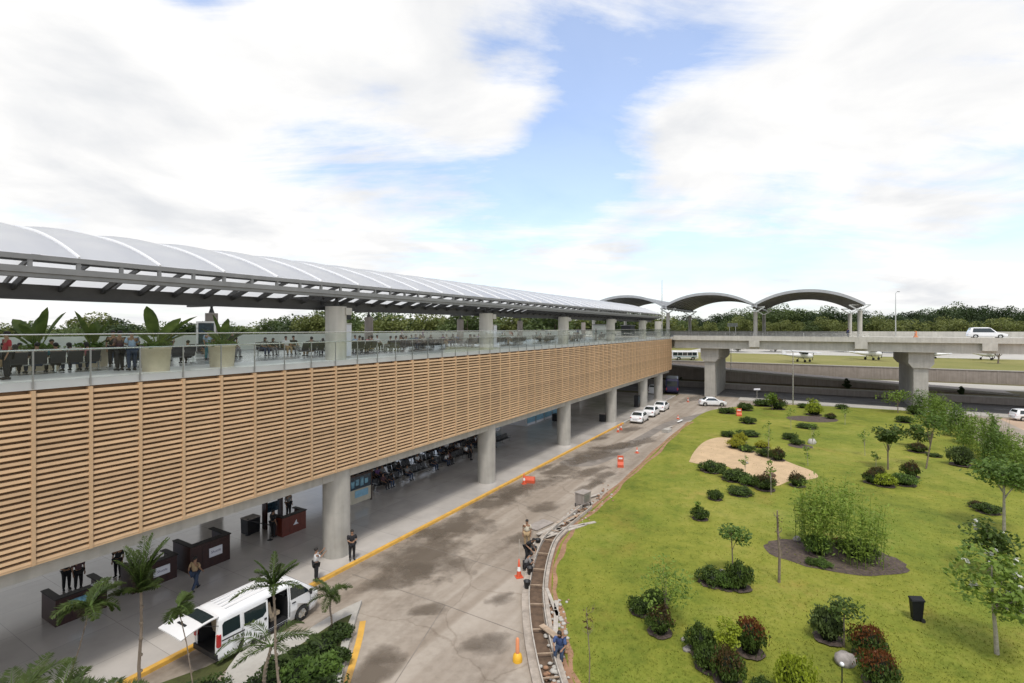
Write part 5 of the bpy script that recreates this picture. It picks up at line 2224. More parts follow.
planter(156, 23.5, 1.08, 1.02, 'round beige planter with big paddle leaves near the glass, left one', 5, 7, 2.2)
planter(222, 23.6, 1.12, 1.02, 'round beige planter with a dense fan of leaves near the glass, right one', 9, 9, 1.8)
planter(38, 28.5, 1.5, .9, 'planter with dark red green paddle leaves behind the seats at the far left', 14, 6, 2.3)
planter(92, 29.0, 1.3, .9, 'planter with a low fan of green leaves behind the standing travellers', 17, 8, 1.9)
for i, (x, q_) in enumerate(((345, 24.3), (493, 24.3))):
    t_ = thing('grey_cabinet', f'tall pale grey cabinet on the right side of the {ORD[i]} deck column', 'cabinet', PQ(x, q_, ZF), TH)
    b = MB()
    b.box(-.25, .35, -.2, .3, .0, 2.1)
    b.build('body', 'concrete_pale', t_)
    b = MB()
    b.box(-.2, .3, -.215, -.201, .1, 2.0)
    b.build('door', 'sign_white', t_)
t_ = thing('loudspeaker', 'dark loudspeaker bracketed to the right of the nearest deck column', 'loudspeaker', PQ(342, 23.7, 13.55), TH)
b = MB()
b.prism_y([(-.1, 0), (.55, -.05), (.55, .28), (-.1, .22)], -.15, .15)
b.build('cabinet', 'black_plastic', t_)
b = MB()
b.bar((-.3, 0, .1), (-.1, 0, .1), .05, .05)
b.build('bracket', 'steel_dark', t_)
t_ = thing('display_stand', 'white framed upright display between the two deck planters', 'display', PQ(206, 31, ZF), TH - .4)
b = MB()
b.box(-.5, .5, -.08, .08, .05, 2.2)
b.build('frame', 'white_paint', t_)
b = MB()
b.box(-.4, .4, -.1, -.081, .8, 2.1)
b.build('screen', 'screen_dark', t_)
for k, (x, q_) in enumerate(((602, 30), (628, 33))):
    t_ = thing('entrance_kiosk', f'{"dark" if k else "pale"} low kiosk on the deck toward its far end', 'kiosk', PQ(x, q_, ZF), TH)
    b = MB()
    b.box(-1.5, 1.5, -1, 1, 0, 2.3)
    b.build('body', 'black_plastic' if k else 'pale_wall', t_)
    b = MB()
    b.box(-1.7, 1.7, -1.2, 1.2, 2.301, 2.45)
    b.build('roof', 'steel_grey', t_)
# ------------------------------------------------------------ vehicles: hulls grown from a side outline
def hull(profile, wf, xcuts, zcuts, hole=None, rear_hole=None, K=8, bulge=None):
    """profile: closed (x, z) outline; wf(x, z): half width; hole: (x0, x1, z0, z1) left open in the right side"""
    bm = bmesh.new()
    bm.faces.new([bm.verts.new((x, 0, z)) for x, z in profile])
    for x in xcuts:
        bmesh.ops.bisect_plane(bm, geom=bm.verts[:] + bm.edges[:] + bm.faces[:], plane_co=(x, 0, 0), plane_no=(1, 0, 0))
    for z in zcuts:
        bmesh.ops.bisect_plane(bm, geom=bm.verts[:] + bm.edges[:] + bm.faces[:], plane_co=(0, 0, z), plane_no=(0, 0, 1))
    bm.verts.ensure_lookup_table()
    bm.verts.index_update()
    V = [(v.co.x, v.co.z) for v in bm.verts]
    F = [[v.index for v in f.verts] for f in bm.faces]
    bd = [[v.index for v in e.verts] for e in bm.edges if e.is_boundary]
    bm.free()
    bulge = bulge or (lambda x, z, t: (0, 0))
    n = len(V)
    verts = []

    def pt(i, t):
        x, z = V[i]
        bx, bz = bulge(x, z, t)
        return (x + bx, t * wf(x, z), z + bz)
    cols_ = {}
    mb = MB()
    ids = {}

    def vid(i, k):
        if (i, k) not in ids:
            ids[(i, k)] = len(mb.v)
            mb.v.append(pt(i, -1 + 2 * k / K))
        return ids[(i, k)]
    for f in F:
        cx = sum(V[i][0] for i in f) / len(f)
        cz = sum(V[i][1] for i in f) / len(f)
        mb.f.append(tuple(vid(i, K) for i in f))
        mb.m.append(0)
        mb.sm.append(True)
        if hole and hole[0] < cx < hole[1] and hole[2] < cz < hole[3]:
            continue
        mb.f.append(tuple(vid(i, 0) for i in f)[::-1])
        mb.m.append(0)
        mb.sm.append(True)
    for i, j in bd:
        if rear_hole and V[i][0] < .2 and V[j][0] < .2 and rear_hole[0] - .01 < V[i][1] < rear_hole[1] + .01 and rear_hole[0] - .01 < V[j][1] < rear_hole[1] + .01:
            rngk = [0, K - 1]
        else:
            rngk = range(K)
        for k in rngk:
            mb.f.append((vid(i, k), vid(j, k), vid(j, k + 1), vid(i, k + 1)))
            mb.m.append(0)
            mb.sm.append(True)
    return mb


def side_panel(poly, wf, off, side, zc=(), xc=()):
    bm = bmesh.new()
    bm.faces.new([bm.verts.new((x, 0, z)) for x, z in poly])
    for z in zc:
        bmesh.ops.bisect_plane(bm, geom=bm.verts[:] + bm.edges[:] + bm.faces[:], plane_co=(0, 0, z), plane_no=(0, 0, 1))
    for x in xc:
        bmesh.ops.bisect_plane(bm, geom=bm.verts[:] + bm.edges[:] + bm.faces[:], plane_co=(x, 0, 0), plane_no=(1, 0, 0))
    bm.verts.index_update()
    mb = MB()
    mb.add([(v.co.x, side * (wf(v.co.x, v.co.z) + off), v.co.z) for v in bm.verts], [[v.index for v in f.verts] for f in bm.faces], 0, True)
    bm.free()
    return mb


def cross_panel(pts, wf, off, tmax=.86, bulge=None, K=8):
    """a pane across the body following the outline points pts [(x, z)]"""
    bulge = bulge or (lambda x, z, t: (0, 0))
    mb = MB()
    v = []
    dx, dz = pts[-1][0] - pts[0][0], pts[-1][1] - pts[0][1]
    L = math.hypot(dx, dz)
    nx, nz = -dz / L, dx / L
    for x, z in pts:
        for k in range(K + 1):
            t = (-1 + 2 * k / K) * tmax
            bx, bz = bulge(x, z, t)
            v.append((x + bx + nx * off, t * wf(x, z), z + bz + nz * off))
    f = [(j * (K + 1) + k, j * (K + 1) + k + 1, (j + 1) * (K + 1) + k + 1, (j + 1) * (K + 1) + k) for j in range(len(pts) - 1) for k in range(K)]
    mb.add(v, f, 0, True)
    return mb


def wheel(parent, x, y, r, w=.19):
    s_ = 1 if y > 0 else -1
    b = MB()
    prof = [(r * .62, -w / 2), (r * .93, -w / 2), (r, -w / 2 + .03), (r, w / 2 - .03), (r * .93, w / 2), (r * .62, w / 2)]
    n = 24
    v = [(rr * math.cos(2 * PI * k / n), zz, rr * math.sin(2 * PI * k / n)) for rr, zz in prof for k in range(n)]
    f = [(i * n + k, i * n + (k + 1) % n, (i + 1) * n + (k + 1) % n, (i + 1) * n + k) for i in range(5) for k in range(n)]
    b.add(v, f, 0, True)
    wh = b.build('wheel', 'rubber', parent, loc=(x, y, r))
    b = MB()
    yo = s_ * w * .42
    v = [(0, yo, 0)] + [(r * .60 * math.cos(2 * PI * k / 20), yo * .8, r * .60 * math.sin(2 * PI * k / 20)) for k in range(20)]
    b.add(v, [(0, 1 + k, 1 + (k + 1) % 20) for k in range(20)], 0)
    for k in range(6):
        a_ = 2 * PI * k / 6
        b.bar((r * .1 * math.cos(a_), yo * 1.08, r * .1 * math.sin(a_)), (r * .58 * math.cos(a_), yo, r * .58 * math.sin(a_)), .05, .03, 0, (0, 1, 0))
    b.build('rim', 'steel_bright', wh)
    b = MB()
    b.lathe([(r * .64, 0), (r * .60, .01)], 20)
    return wh


def arch_pts(xc, zc, r, z_low, n=9):
    """points of a wheel opening, left to right along the sill"""
    out = []
    a0 = math.asin(min(1, (z_low - zc) / r))
    for i in range(n + 1):
        a_ = (PI - a0) + (a0 - (PI - a0)) * i / n
        out.append((xc + r * math.cos(a_), zc + r * math.sin(a_)))
    return out


# the white van with its tailgate and sliding door open
def build_van():
    zs = .27
    prof = [(0.0, .42), (.02, .32), (.1, zs)] + arch_pts(1.15, .34, .40, zs) + arch_pts(3.72, .34, .40, zs) + [(4.5, zs), (4.66, .34), (4.70, .60), (4.66, .88), (4.55, 1.03), (4.32, 1.17),
            (3.95, 1.50), (3.60, 1.80), (3.42, 1.92), (3.2, 1.975), (1.6, 2.0), (.4, 1.975), (.16, 1.93), (.07, 1.80), (.03, 1.3), (.0, .9)]

    def wf(x, z):
        w = .845
        if z < .5:
            w -= .03 * (.5 - z) / .25
        if z > 1.1:
            w -= .09 * ((z - 1.1) / .85) ** 1.3
        if z > 1.86:
            w -= .12 * ((z - 1.86) / .14) ** 1.6
        if x > 4.0:
            w -= .22 * ((x - 4.0) / .7) ** 2
        if x < .15:
            w -= .03 * (1 - x / .15)
        return w

    def bul(x, z, t):
        u = 1 - t * t
        return ((.07 * u if x > 4.2 else 0), (.035 * u if z > 1.85 else 0))
    t_ = thing('white_van', 'white passenger van at the yellow kerb with its tailgate and sliding door open', 'van')
    mb = hull(prof, wf, [.5, 1.0, 1.5, 1.98, 2.5, 2.98, 3.4, 3.9, 4.2, 4.4], [.46, .7, .95, 1.15, 1.35, 1.55, 1.75, 1.86], hole=(1.98, 2.98, .46, 1.75), rear_hole=(.42, 1.80), bulge=bul)
    mb.build('body', 'car_white', t_)
    Z_ = (1.2, 1.35, 1.5, 1.65)

    def win(name, poly, side, off=.006, xc=()):
        return side_panel(poly, wf, off, side, Z_, xc).build(name, 'dark_glass', t_)
    win('front_side_window', [(3.12, 1.18), (4.05, 1.18), (3.98, 1.30), (3.62, 1.66), (3.50, 1.70), (3.12, 1.70)], -1)
    win('front_side_window', [(3.12, 1.18), (4.05, 1.18), (3.98, 1.30), (3.62, 1.66), (3.50, 1.70), (3.12, 1.70)], 1)
    win('rear_side_window', [(.16, 1.16), (.86, 1.16), (.86, 1.68), (.24, 1.68), (.16, 1.6)], -1)
    win('rear_side_window', [(.16, 1.16), (.95, 1.16), (.95, 1.68), (.24, 1.68), (.16, 1.6)], 1)
    win('middle_side_window', [(1.05, 1.16), (2.9, 1.16), (2.9, 1.68), (1.05, 1.68)], 1)
    cross_panel([(4.30, 1.20), (3.95, 1.51), (3.62, 1.79), (3.50, 1.87)][::-1], wf, .008, .88, bul).build('windscreen', 'dark_glass', t_)
    # sliding door pushed back along the right side
    dp = [(.98, .46), (2.02, .46), (2.02, 1.75), (.98, 1.75)]
    d_ = side_panel(dp, wf, .055, -1, (.7, .95, 1.15, 1.35, 1.55)).build('sliding_door', 'car_white', t_)
    side_panel([(1.0, 1.16), (1.78, 1.16), (1.94, 1.30), (1.94, 1.68), (1.0, 1.68)], wf, .062, -1, Z_).build('window', 'dark_glass', d_)
    b = MB()
    b.bar((1.84, -.92, 1.02), (1.94, -.92, 1.02), .02, .09)
    b.build('door_handle', 'black_plastic', d_)
    b = MB()
    b.bar((.12, -.862, 1.03), (1.0, -.915, 1.03), .02, .045)
    b.build('door_rail', 'black_plastic', t_)
    # inside
    b = MB()
    b.box(.06, 3.05, -.80, .80, .42, .50)
    b.box(3.0, 3.05, -.79, .79, .50, 1.30)
    b.box(.1, 3.3, .70, .74, .5, 1.75)
    b.box(.15, 3.2, -.68, .68, 1.78, 1.82)
    b.build('cabin_lining', 'black_plastic', t_)
    for r_, x in enumerate((.62, 1.45, 2.30)):
        b = MB()
        for y in ((-.45, .0, .45) if r_ < 2 else (-.40, .05, .5)):
            b.box(x, x + .46, y - .20, y + .20, .72, .86)
            b.prism_y([(x - .02, .82), (x + .10, .84), (x + .0, 1.42), (x - .12, 1.42)], y - .20, y + .20)
            b.box(x + .1, x + .3, y - .1, y + .1, .5, .72)
        b.build('seat_row', 'seat_beige', t_)
    # tailgate hinged at the roof
    tg = MB()
    L, h = 1.42, .76
    v, f = [], []
    for j, (u_, dz, ww) in enumerate(((0, 0, .70), (.30, .03, .72), (.62, .035, .75), (1.0, .02, .79), (L, -.07, .80))):
        for k in range(7):
            t = -1 + k / 3
            v.append((-u_, t * ww, dz + .02 * (1 - t * t)))
    m_ = len(v)
    v += [(x, y * .97, z - .05) for x, y, z in v]
    for o_ in (0, m_):
        f += [(o_ + j * 7 + k, o_ + j * 7 + k + 1, o_ + (j + 1) * 7 + k + 1, o_ + (j + 1) * 7 + k) for j in range(4) for k in range(6)]
    rim = [k for k in range(7)] + [7 * j + 6 for j in range(1, 5)] + [28 + k for k in range(5, -1, -1)] + [7 * j for j in range(3, 0, -1)]
    f += [(rim[i], rim[(i + 1) % len(rim)], rim[(i + 1) % len(rim)] + m_, rim[i] + m_) for i in range(len(rim))]
    tg.add(v, f, 0, False)
    tgo = tg.build('tailgate', 'car_white', t_, loc=(.10, 0, 1.93))
    tgo.rotation_euler = (0, R(-3), 0)
    b = MB()
    v = []
    for u_, dz, ww in ((.12, .026, .60), (.36, .042, .62), (.60, .046, .65)):
        for k in range(7):
            t = -1 + k / 3
            v.append((-u_, t * ww, dz + .02 * (1 - t * t)))
    b.add(v, [(j * 7 + k, j * 7 + k + 1, (j + 1) * 7 + k + 1, (j + 1) * 7 + k) for j in range(2) for k in range(6)], 0, True)
    b.build('rear_window', 'dark_glass', tgo)
    b = MB()
    b.box(-1.02, -.94, -.26, .26, .045, .075)
    b.build('plate_trim', 'black_plastic', tgo)
    b = MB()
    b.box(-1.40, -1.34, -.72, -.64, -.15, -.09)
    b.box(-1.40, -1.34, .64, .72, -.15, -.09)
    b.build('buffer', 'black_plastic', tgo)
    b = MB()
    for y in (-.74, .74):
        b.tube([(-.02, y, -.35), (-.62, y, -.03)], .012, 6)
    b.build('gas_strut', 'black_plastic', tgo)
    for s_ in (-1, 1):
        b = MB()
        b.box(-.02, .10, min(s_ * .845, s_ * .72), max(s_ * .845, s_ * .72), .82, 1.28)
        b.build('tail_lamp', 'tail_red', t_)
        b = MB()
        b.ball((4.52, s_ * .62, .86), (.16, .14, .10), 0, 12, 8)
        b.build('headlight', 'lamp_clear', t_)
        b = MB()
        b.ball((4.02, s_ * 1.0, 1.22), (.06, .09, .14), 0, 10, 8)
        b.bar((4.0, s_ * .8, 1.18), (4.02, s_ * .98, 1.2), .04, .04)
        b.build('wing_mirror', 'black_plastic', t_)
        b = MB()
        b.bar((3.18, s_ * .862, 1.02), (3.36, s_ * .862, 1.02), .02, .05)
        b.build('door_handle', 'black_plastic', t_)
        for x in (1.15, 3.72):
            wheel(t_, x, s_ * .74, .335)
    b = MB()
    b.box(-.06, .10, -.80, .80, .34, .54)
    b.build('rear_bumper', 'black_plastic', t_)
    b = MB()
    b.box(2.05, 2.95, -.868, -.80, .30, .36)
    b.box(2.0, 2.95, -.862, -.84, .40, .44)
    b.build('step', 'black_plastic', t_)
    b = MB()
    b.bar((3.05, -.858, .5), (3.05, -.858, 1.1), .006, .012)
    b.bar((3.05, -.852, 1.1), (3.05, -.80, 1.75), .006, .012)
    b.build('door_gap', 'black_plastic', t_)
    b = MB()
    for y in (-.5, -.25, 0, .25, .5):
        b.bar((.45, y, 2.012 + .033 * (1 - (y / .72) ** 2)), (3.0, y, 2.010 + .033 * (1 - (y / .72) ** 2)), .03, .02)
    b.build('roof_rib', 'car_white', t_)
    for x in (.93, 3.08, 4.12):
        b = side_panel([(x, .5), (x + .012, .5), (x + .012, 1.12), (x, 1.12)], wf, .004, -1)
        b.build('panel_gap', 'black_plastic', t_)
    b = MB()
    b.box(4.70, 4.77, -.35, .35, .62, .82)
    b.build('grille', 'black_plastic', t_)
    b = MB()
    for s_ in (-1, 1):
        b.bar((4.22, s_ * .1, 1.27), (3.78, s_ * .1 + .45 * 1, 1.66), .02, .02)
    b.build('wiper', 'black_plastic', t_)
    return t_


van = build_van()
van.location = W(11.0, 20.15, 0)
van.rotation_euler = (0, 0, TH)


def build_car(L=4.3, H=1.47, Wd=.85, name='white_taxi', label='', cat='car', paint='car_white', wagon=False, roof_sign=False):
    k = L / 4.3
    zs = .22
    xr, xf = .80 * k, 3.45 * k
    prof = [(0, .45), (.03, .30), (.2, zs)] + arch_pts(xr, .31, .36, zs) + arch_pts(xf, .31, .36, zs) + [(4.1 * k, zs), (4.26 * k, .32), (4.30 * k, .55), (4.22 * k, .72), (3.9 * k, .84), (3.15 * k, .96)]
    if wagon:
        prof += [(2.45 * k, H - .07), (2.2 * k, H), (.8 * k, H - .01), (.35 * k, H - .08), (.08 * k, .98), (.0, .75)]
        ws = [(3.05 * k, .99), (2.75 * k, 1.0 + (H - 1.05) * .5), (2.47 * k, H - .09)]
        rw = [(.33 * k, H - .12), (.14 * k, 1.08)]
        sw = [(.45 * k, .98), (2.95 * k, .98), (2.40 * k, H - .12), (.55 * k, H - .12)]
    else:
        prof += [(2.42 * k, H - .06), (2.15 * k, H), (1.45 * k, H - .01), (1.15 * k, H - .07), (.62 * k, 1.0), (.15 * k, .96), (.02, .80)]
        ws = [(3.05 * k, .99), (2.75 * k, 1.0 + (H - 1.05) * .5), (2.45 * k, H - .08)]
        rw = [(1.12 * k, H - .09), (.66 * k, 1.03)]
        sw = [(.85 * k, .98), (2.92 * k, .98), (2.38 * k, H - .12), (1.25 * k, H - .12)]

    def wf(x, z):
        w = Wd
        if z > .92:
            w -= .20 * ((z - .92) / (H - .92)) ** 1.1
        if z > H - .08:
            w -= .10 * (z - H + .08) / .08
        if z < .4:
            w -= .04 * (.4 - z) / .2
        if x > 3.5 * k:
            w -= .20 * ((x - 3.5 * k) / (.8 * k)) ** 2
        if x < .5:
            w -= .12 * (1 - x / .5) ** 2
        return w

    def bul(x, z, t):
        u = 1 - t * t
        return (.09 * u if x > 3.9 * k else -.05 * u if x < .1 else 0), (.03 * u if z > .9 else 0)
    t_ = thing(name, label, cat)
    hull(prof, wf, [.4 * k, 1.2 * k, 1.9 * k, 2.6 * k, 3.1 * k, 3.7 * k, 4.0 * k], [.45, .6, .75, .9, 1.0, 1.15, 1.3], bulge=bul).build('body', paint, t_)
    for s_ in (-1, 1):
        side_panel(sw, wf, .006, s_, (1.1, 1.2, 1.3)).build('side_windows', 'dark_glass', t_)
        b = MB()
        b.ball((4.08 * k, s_ * .60, .66), (.16, .15, .08), 0, 10, 6)
        b.build('headlight', 'lamp_clear', t_)
        b = MB()
        b.ball((.07, s_ * .64, .80), (.09, .13, .09), 0, 10, 6)
        b.build('tail_lamp', 'tail_red', t_)
        b = MB()
        b.ball((2.85 * k, s_ * .93, 1.0), (.06, .09, .07), 0, 8, 6)
        b.build('wing_mirror', paint, t_)
        for x in (xr, xf):
            wheel(t_, x, s_ * .76, .31)
    cross_panel(ws[::-1], wf, .008, .86, bul).build('windscreen', 'dark_glass', t_)
    cross_panel(rw[::-1], wf, .008, .84, bul).build('rear_window', 'dark_glass', t_)
    b = MB()
    b.box(-.08, -.05, -.28, .28, .56, .68)
    b.build('number_plate', 'sign_white', t_)
    b = MB()
    b.box(4.33 * k, 4.39 * k, -.42, .42, .40, .58)
    b.build('grille', 'black_plastic', t_)
    if roof_sign:
        b = MB()
        b.box(1.7 * k, 1.9 * k, -.25, .25, H + .032, H + .15)
        b.build('roof_sign', 'yellow_plastic', t_)
    return t_


taxi = Proto(build_car(name='white_sedan', label='white sedan', cat='car'))
for a_, q_, lb in ((67.6, 19.95, 'white sedan parked at the kerb, nearest of the three in line'), (73.3, 19.8, 'white sedan parked at the kerb, middle of the three in line'),
                   (78.9, 19.7, 'white sedan parked at the kerb, farthest of the three in line')):
    taxi.put(W(a_, q_, 0), TH, lb, 'white sedans at the kerb')
p = P(699, 405.5, 0)
o = taxi.put(p, R(-8), 'white sedan driving across the drive in front of the left bridge pier')
if 'group' in o:
    del o['group']
suv = build_car(4.9, 1.78, .93, 'white_estate_car', 'white sport utility car driving on the bridge at the right', 'car', 'car_white', True)
a_ = 111.0
u = (967 - 512) / FPX
Z = a_ / (DY + DX * u)
pp = Vector((u * Z, Z, 11.3))
suv.location = pp
suv.rotation_euler = (0, 0, TH - PI / 2)
# parked vehicles on the right edge and under the bridge
wag = build_car(4.4, 1.6, .85, 'parked_car', 'white car cut by the right edge beyond the hedge', 'car', 'car_white', True)
wag.location = P(1012, 420, 0)
wag.rotation_euler = (0, 0, R(-15))


def build_bus(label, L, H, paint, band):
    t_ = thing('bus', label, 'bus')
    Wd = 1.22
    prof = [(0, .45), (.05, .32)] + arch_pts(L * .26, .46, .55, .32) + arch_pts(L * .80, .46, .55, .32) + [(L - .05, .34), (L, .8), (L - .03, 1.5), (L - .22, H - .2), (L - .4, H), (.15, H), (.0, H - .15)]

    def wf(x, z):
        return Wd - (.10 * ((z - H + .3) / .3) ** 2 if z > H - .3 else 0)
    hull(prof, wf, [L * k / 6 for k in range(1, 6)], [.9, 1.3, 2.1, H - .3, H - .1]).build('body', paint, t_)
    for s_ in (-1, 1):
        n = max(3, int(L / 1.4))
        for k in range(n):
            x0 = .25 + k * (L - .6) / n
            side_panel([(x0, 1.3), (x0 + (L - .6) / n - .08, 1.3), (x0 + (L - .6) / n - .08, H - .45), (x0, H - .45)], wf, .008, s_).build('window', 'dark_glass', t_)
        for x in (L * .26, L * .80):
            wheel(t_, x, s_ * 1.08, .46, .26)
        b = MB()
        b.box(L - .02, L + .03, min(s_ * .75, s_ * 1.1), max(s_ * .75, s_ * 1.1), .62, .82)
        b.build('headlight', 'lamp_clear', t_)
        b = MB()
        b.box(-.03, .02, min(s_ * .95, s_ * 1.12), max(s_ * .95, s_ * 1.12), .8, 1.2)
        b.build('tail_lamp', 'tail_red', t_)
    cross_panel([(L - .2, H - .25), (L - .03, 1.45)][::1], wf, .02, .9).build('windscreen', 'dark_glass', t_)
    b = MB()
    b.box(-.02, -.004, -.95, .95, 1.5, H - .4)
    b.build('rear_window', 'dark_glass', t_)
    b = MB()
    for s_ in (-1, 1):
        b.box(.3, L - .3, min(s_ * 1.222, s_ * 1.232), max(s_ * 1.222, s_ * 1.232), .95, 1.12)
    b.build('stripe', band, t_)
    return t_


bus = build_bus('small white bus parked on the upper road beyond the end of the building', 7.2, 2.7, 'car_white', 'cloth_teal')
bus.location = PZ(672, 136, 4.0)
bus.location.z = W(0, 0, 0).z + 4.0
bus.location = PZ(671, 141 / (DY + DX * .317) * 1.03, 4.0)
bus.rotation_euler = (0, 0, R(-3))
coach = build_bus('dark blue coach seen from behind under the bridge', 8.5, 2.9, 'bus_blue', 'sign_white')
coach.location = P(672, 394, 0)
coach.rotation_euler = (0, 0, R(72))
w2 = build_car(4.6, 1.9, .86, 'white_minivan', 'white minivan parked beside the dark blue coach under the bridge', 'van', 'car_white', True)
w2.location = P(652, 395, 0)
w2.rotation_euler = (0, 0, R(60))


# light aircraft on the airfield
def aircraft():
    t_ = thing('light_aircraft', 'plane', 'aeroplane')
    b = MB()
    b.tube([(-4.2, 0, 1.75), (-3, 0, 1.7), (-1, 0, 1.55), (.6, 0, 1.5), (2.2, 0, 1.4), (3.0, 0, 1.35), (3.25, 0, 1.35)], [.08, .24, .5, .68, .6, .42, .12], 14)
    b.build('fuselage', 'plane_white', t_)
    b = MB()
    b.box(-.3, 1.4, -5.6, 5.6, 2.32, 2.46)
    b.build('wing', 'plane_white', t_)
    b = MB()
    b.prism_y([(-4.5, 1.75), (-3.3, 1.8), (-3.9, 3.1), (-4.6, 3.1)], -.06, .06)
    b.build('tail_fin', 'plane_white', t_)
    b = MB()
    b.box(-4.4, -3.6, -1.7, 1.7, 1.78, 1.86)
    b.build('tailplane', 'plane_white', t_)
    b = MB()
    b.box(.2, 1.7, -.56, .56, 1.85, 2.31)
    b.build('cockpit_glass', 'dark_glass', t_)
    for x, y in ((.3, -1.2), (.3, 1.2), (2.5, 0)):
        b = MB()
        b.ball((x, y, .32), (.32, .14, .32), 0, 12, 8)
        b.bar((x, y, .4), (x, y * .4, 1.2), .08, .08)
        b.build('landing_wheel', 'rubber', t_)
    b = MB()
    b.bar((3.3, -.2, 2.3), (3.3, .2, .4), .04, .16)
    b.build('propeller', 'black_plastic', t_)
    return t_


pl_ = Proto(aircraft())
for i, (x, Z, rz, s_, lb) in enumerate([(800, 133, .15, 1.15, 'white light aircraft with its tail to the left, seen under the left bridge span'), (868, 142, .05, 1.25, 'pale light aircraft right of the first one beneath the bridge'),
                                        (936, 150, 2.6, .8, 'small light aircraft just right of the right bridge pier'), (985, 142, .2, 1.1, 'light aircraft with a wide pale wing at the right under the bridge'),
                                        (904, 165, 1.2, .9, 'light aircraft farther back behind the right bridge pier')]):
    pl_.put(PZ(x, Z, 4.0), rz, lb, 'light aircraft on the airfield', s_)

# ------------------------------------------------------------ lamp posts, mast, sign, cones
def lamp_post(label, p, h, arm=1.2, rz=0.0, name='street_lamp'):
    t_ = thing(name, label, 'lamp post', p, rz)
    b = MB()
    b.tube([(0, 0, 0), (0, 0, h * .5), (0, 0, h)], [.11, .09, .06], 10)
    b.build('pole', 'steel_bright', t_)
    if arm:
        b = MB()
        b.tube([(0, 0, h - .05), (arm * .5, 0, h + .22), (arm, 0, h + .3)], .035, 8)
        b.box(arm - .1, arm + .55, -.12, .12, h + .24, h + .36)
        b.build('lamp_head', 'steel_grey', t_)
    return t_


lamp_post('tall pale lamp post standing on the bridge deck right of the arches', W(123.6, -15.3, 11.3), 8.6, 1.2, .6)
lamp_post('slim grey lamp post on the lawn edge below the bridge', P(793, 405, .1), 9.0, .9, 2.4)
lamp_post('thin tall mast rising behind the left end of the arches', PZ(662, 101, 11.3), 11.3, 0, 0, 'mast')
lamp_post('slim post with a small sign under the left bridge span', PZ(731, 112, 1.25), 8.2, .3, 0)
t_ = thing('road_sign', 'low T shaped grey road sign on the far road between the piers', 'sign', P(757, 400, 0), .1)
b = MB()
b.tube([(0, 0, 0), (0, 0, 1.8)], .05, 8)
b.build('post', 'steel_bright', t_)
b = MB()
b.box(-.6, .6, -.04, .04, 1.8, 2.1)
b.build('board', 'sign_white', t_)
t_ = thing('direction_sign', 'pale rectangular sign board on two posts on the bridge under the middle arch', 'sign', W(118, 13.6, 11.3), TH - PI / 2)
b = MB()
b.tube([(-.6, 0, 0), (-.6, 0, 2.6)], .05, 8)
b.tube([(.6, 0, 0), (.6, 0, 2.6)], .05, 8)
b.build('posts', 'steel_bright', t_)
b = MB()
b.box(-1.0, 1.0, -.05, .05, 2.0, 2.75)
b.build('board', 'pale_wall', t_)


def cone_mesh(t_, h=.75, m_='orange_plastic'):
    b = MB()
    b.box(-.19, .19, -.19, .19, 0, .04, 0)
    b.lathe([(.14, .041), (.10, h * .35)], 16, 0)
    b.lathe([(.10, h * .35), (.072, h * .58)], 16, 1)
    b.lathe([(.072, h * .58), (.03, h), (.02, h)], 16, 0)
    b.build('cone', [m_, 'reflective'], t_)


def cone(x, y, label, h=.75, z=0, pole=False):
    t_ = thing('traffic_cone', label, 'traffic cone', P(x, y, z), g.uniform(0, 3))
    cone_mesh(t_, h)
    if pole:
        b = MB()
        b.tube([(0, 0, h - .05), (.02, 0, h + 1.0)], .02, 6)
        b.build('stake', 'timber_grey', t_)
    return t_


cone(519, 577, 'orange cone with a stake in it beside the trench workers', .95, 0, True)
cone(621, 430, 'orange cone just behind the nearest parked sedan', .9)
cone(618, 432, 'orange cone left of the one behind the nearest sedan', .8)
cone(637, 453, 'small red cone at the edge of the drive beyond the red barrier', .6)
cone(688, 402, 'tiny orange cone left of the sedan crossing the drive', .8)
cone(724, 404, 'tiny orange cone right of the sedan crossing the drive', .7)
cone(524, 484, 'orange cone on the kerb side of the red barrier sheet', .9)
cone(678, 419, 'small yellow orange cone near the bend of the drive', .6)
t_ = thing('bollard_post', 'faded orange post in a yellow base on the drive near the bottom of the photo', 'bollard', P(517.5, 661, 0))
b = MB()
b.lathe([(.19, 0), (.19, .12), (.16, .26), (.08, .32)], 18)
b.build('base', 'yellow_plastic', t_)
b = MB()
b.lathe([(.08, .321), (.07, .85), (.04, .9)], 14)
b.build('post', 'orange_faded', t_)


def water_barrier(label, p, rz, L=1.3, h=.95, m_='orange_plastic'):
    t_ = thing('plastic_barrier', label, 'barrier', p, rz)
    b = MB()
    b.prism_y([(-.25, 0), (.25, 0), (.25, .25), (.10, .5), (.08, h), (-.08, h), (-.10, .5), (-.25, .25)], -L / 2, L / 2)
    b.build('body', m_, t_)
    b = MB()
    b.box(-.10, .10, -L / 2 + .1, L / 2 - .1, h * .72, h * .86)
    b.build('band', 'reflective', t_)
    return t_


water_barrier('red plastic barrier standing alone near the lawn edge of the drive', P(620.5, 467, 0), R(80), .55, 1.05)
water_barrier('low red plastic barrier by the yellow kerb beyond the second column', P(529, 482.5, 0), TH + .3, 1.0, .5)
water_barrier('red and white plastic barrier on the lawn in front of a dark shrub', P(739, 416, .1), R(75), .7, 1.1)
water_barrier('orange barrier on the bridge above the right pier', W(102.0, -15.2, 11.3), TH - PI / 2, 1.1, 1.2, 'orange_faded')

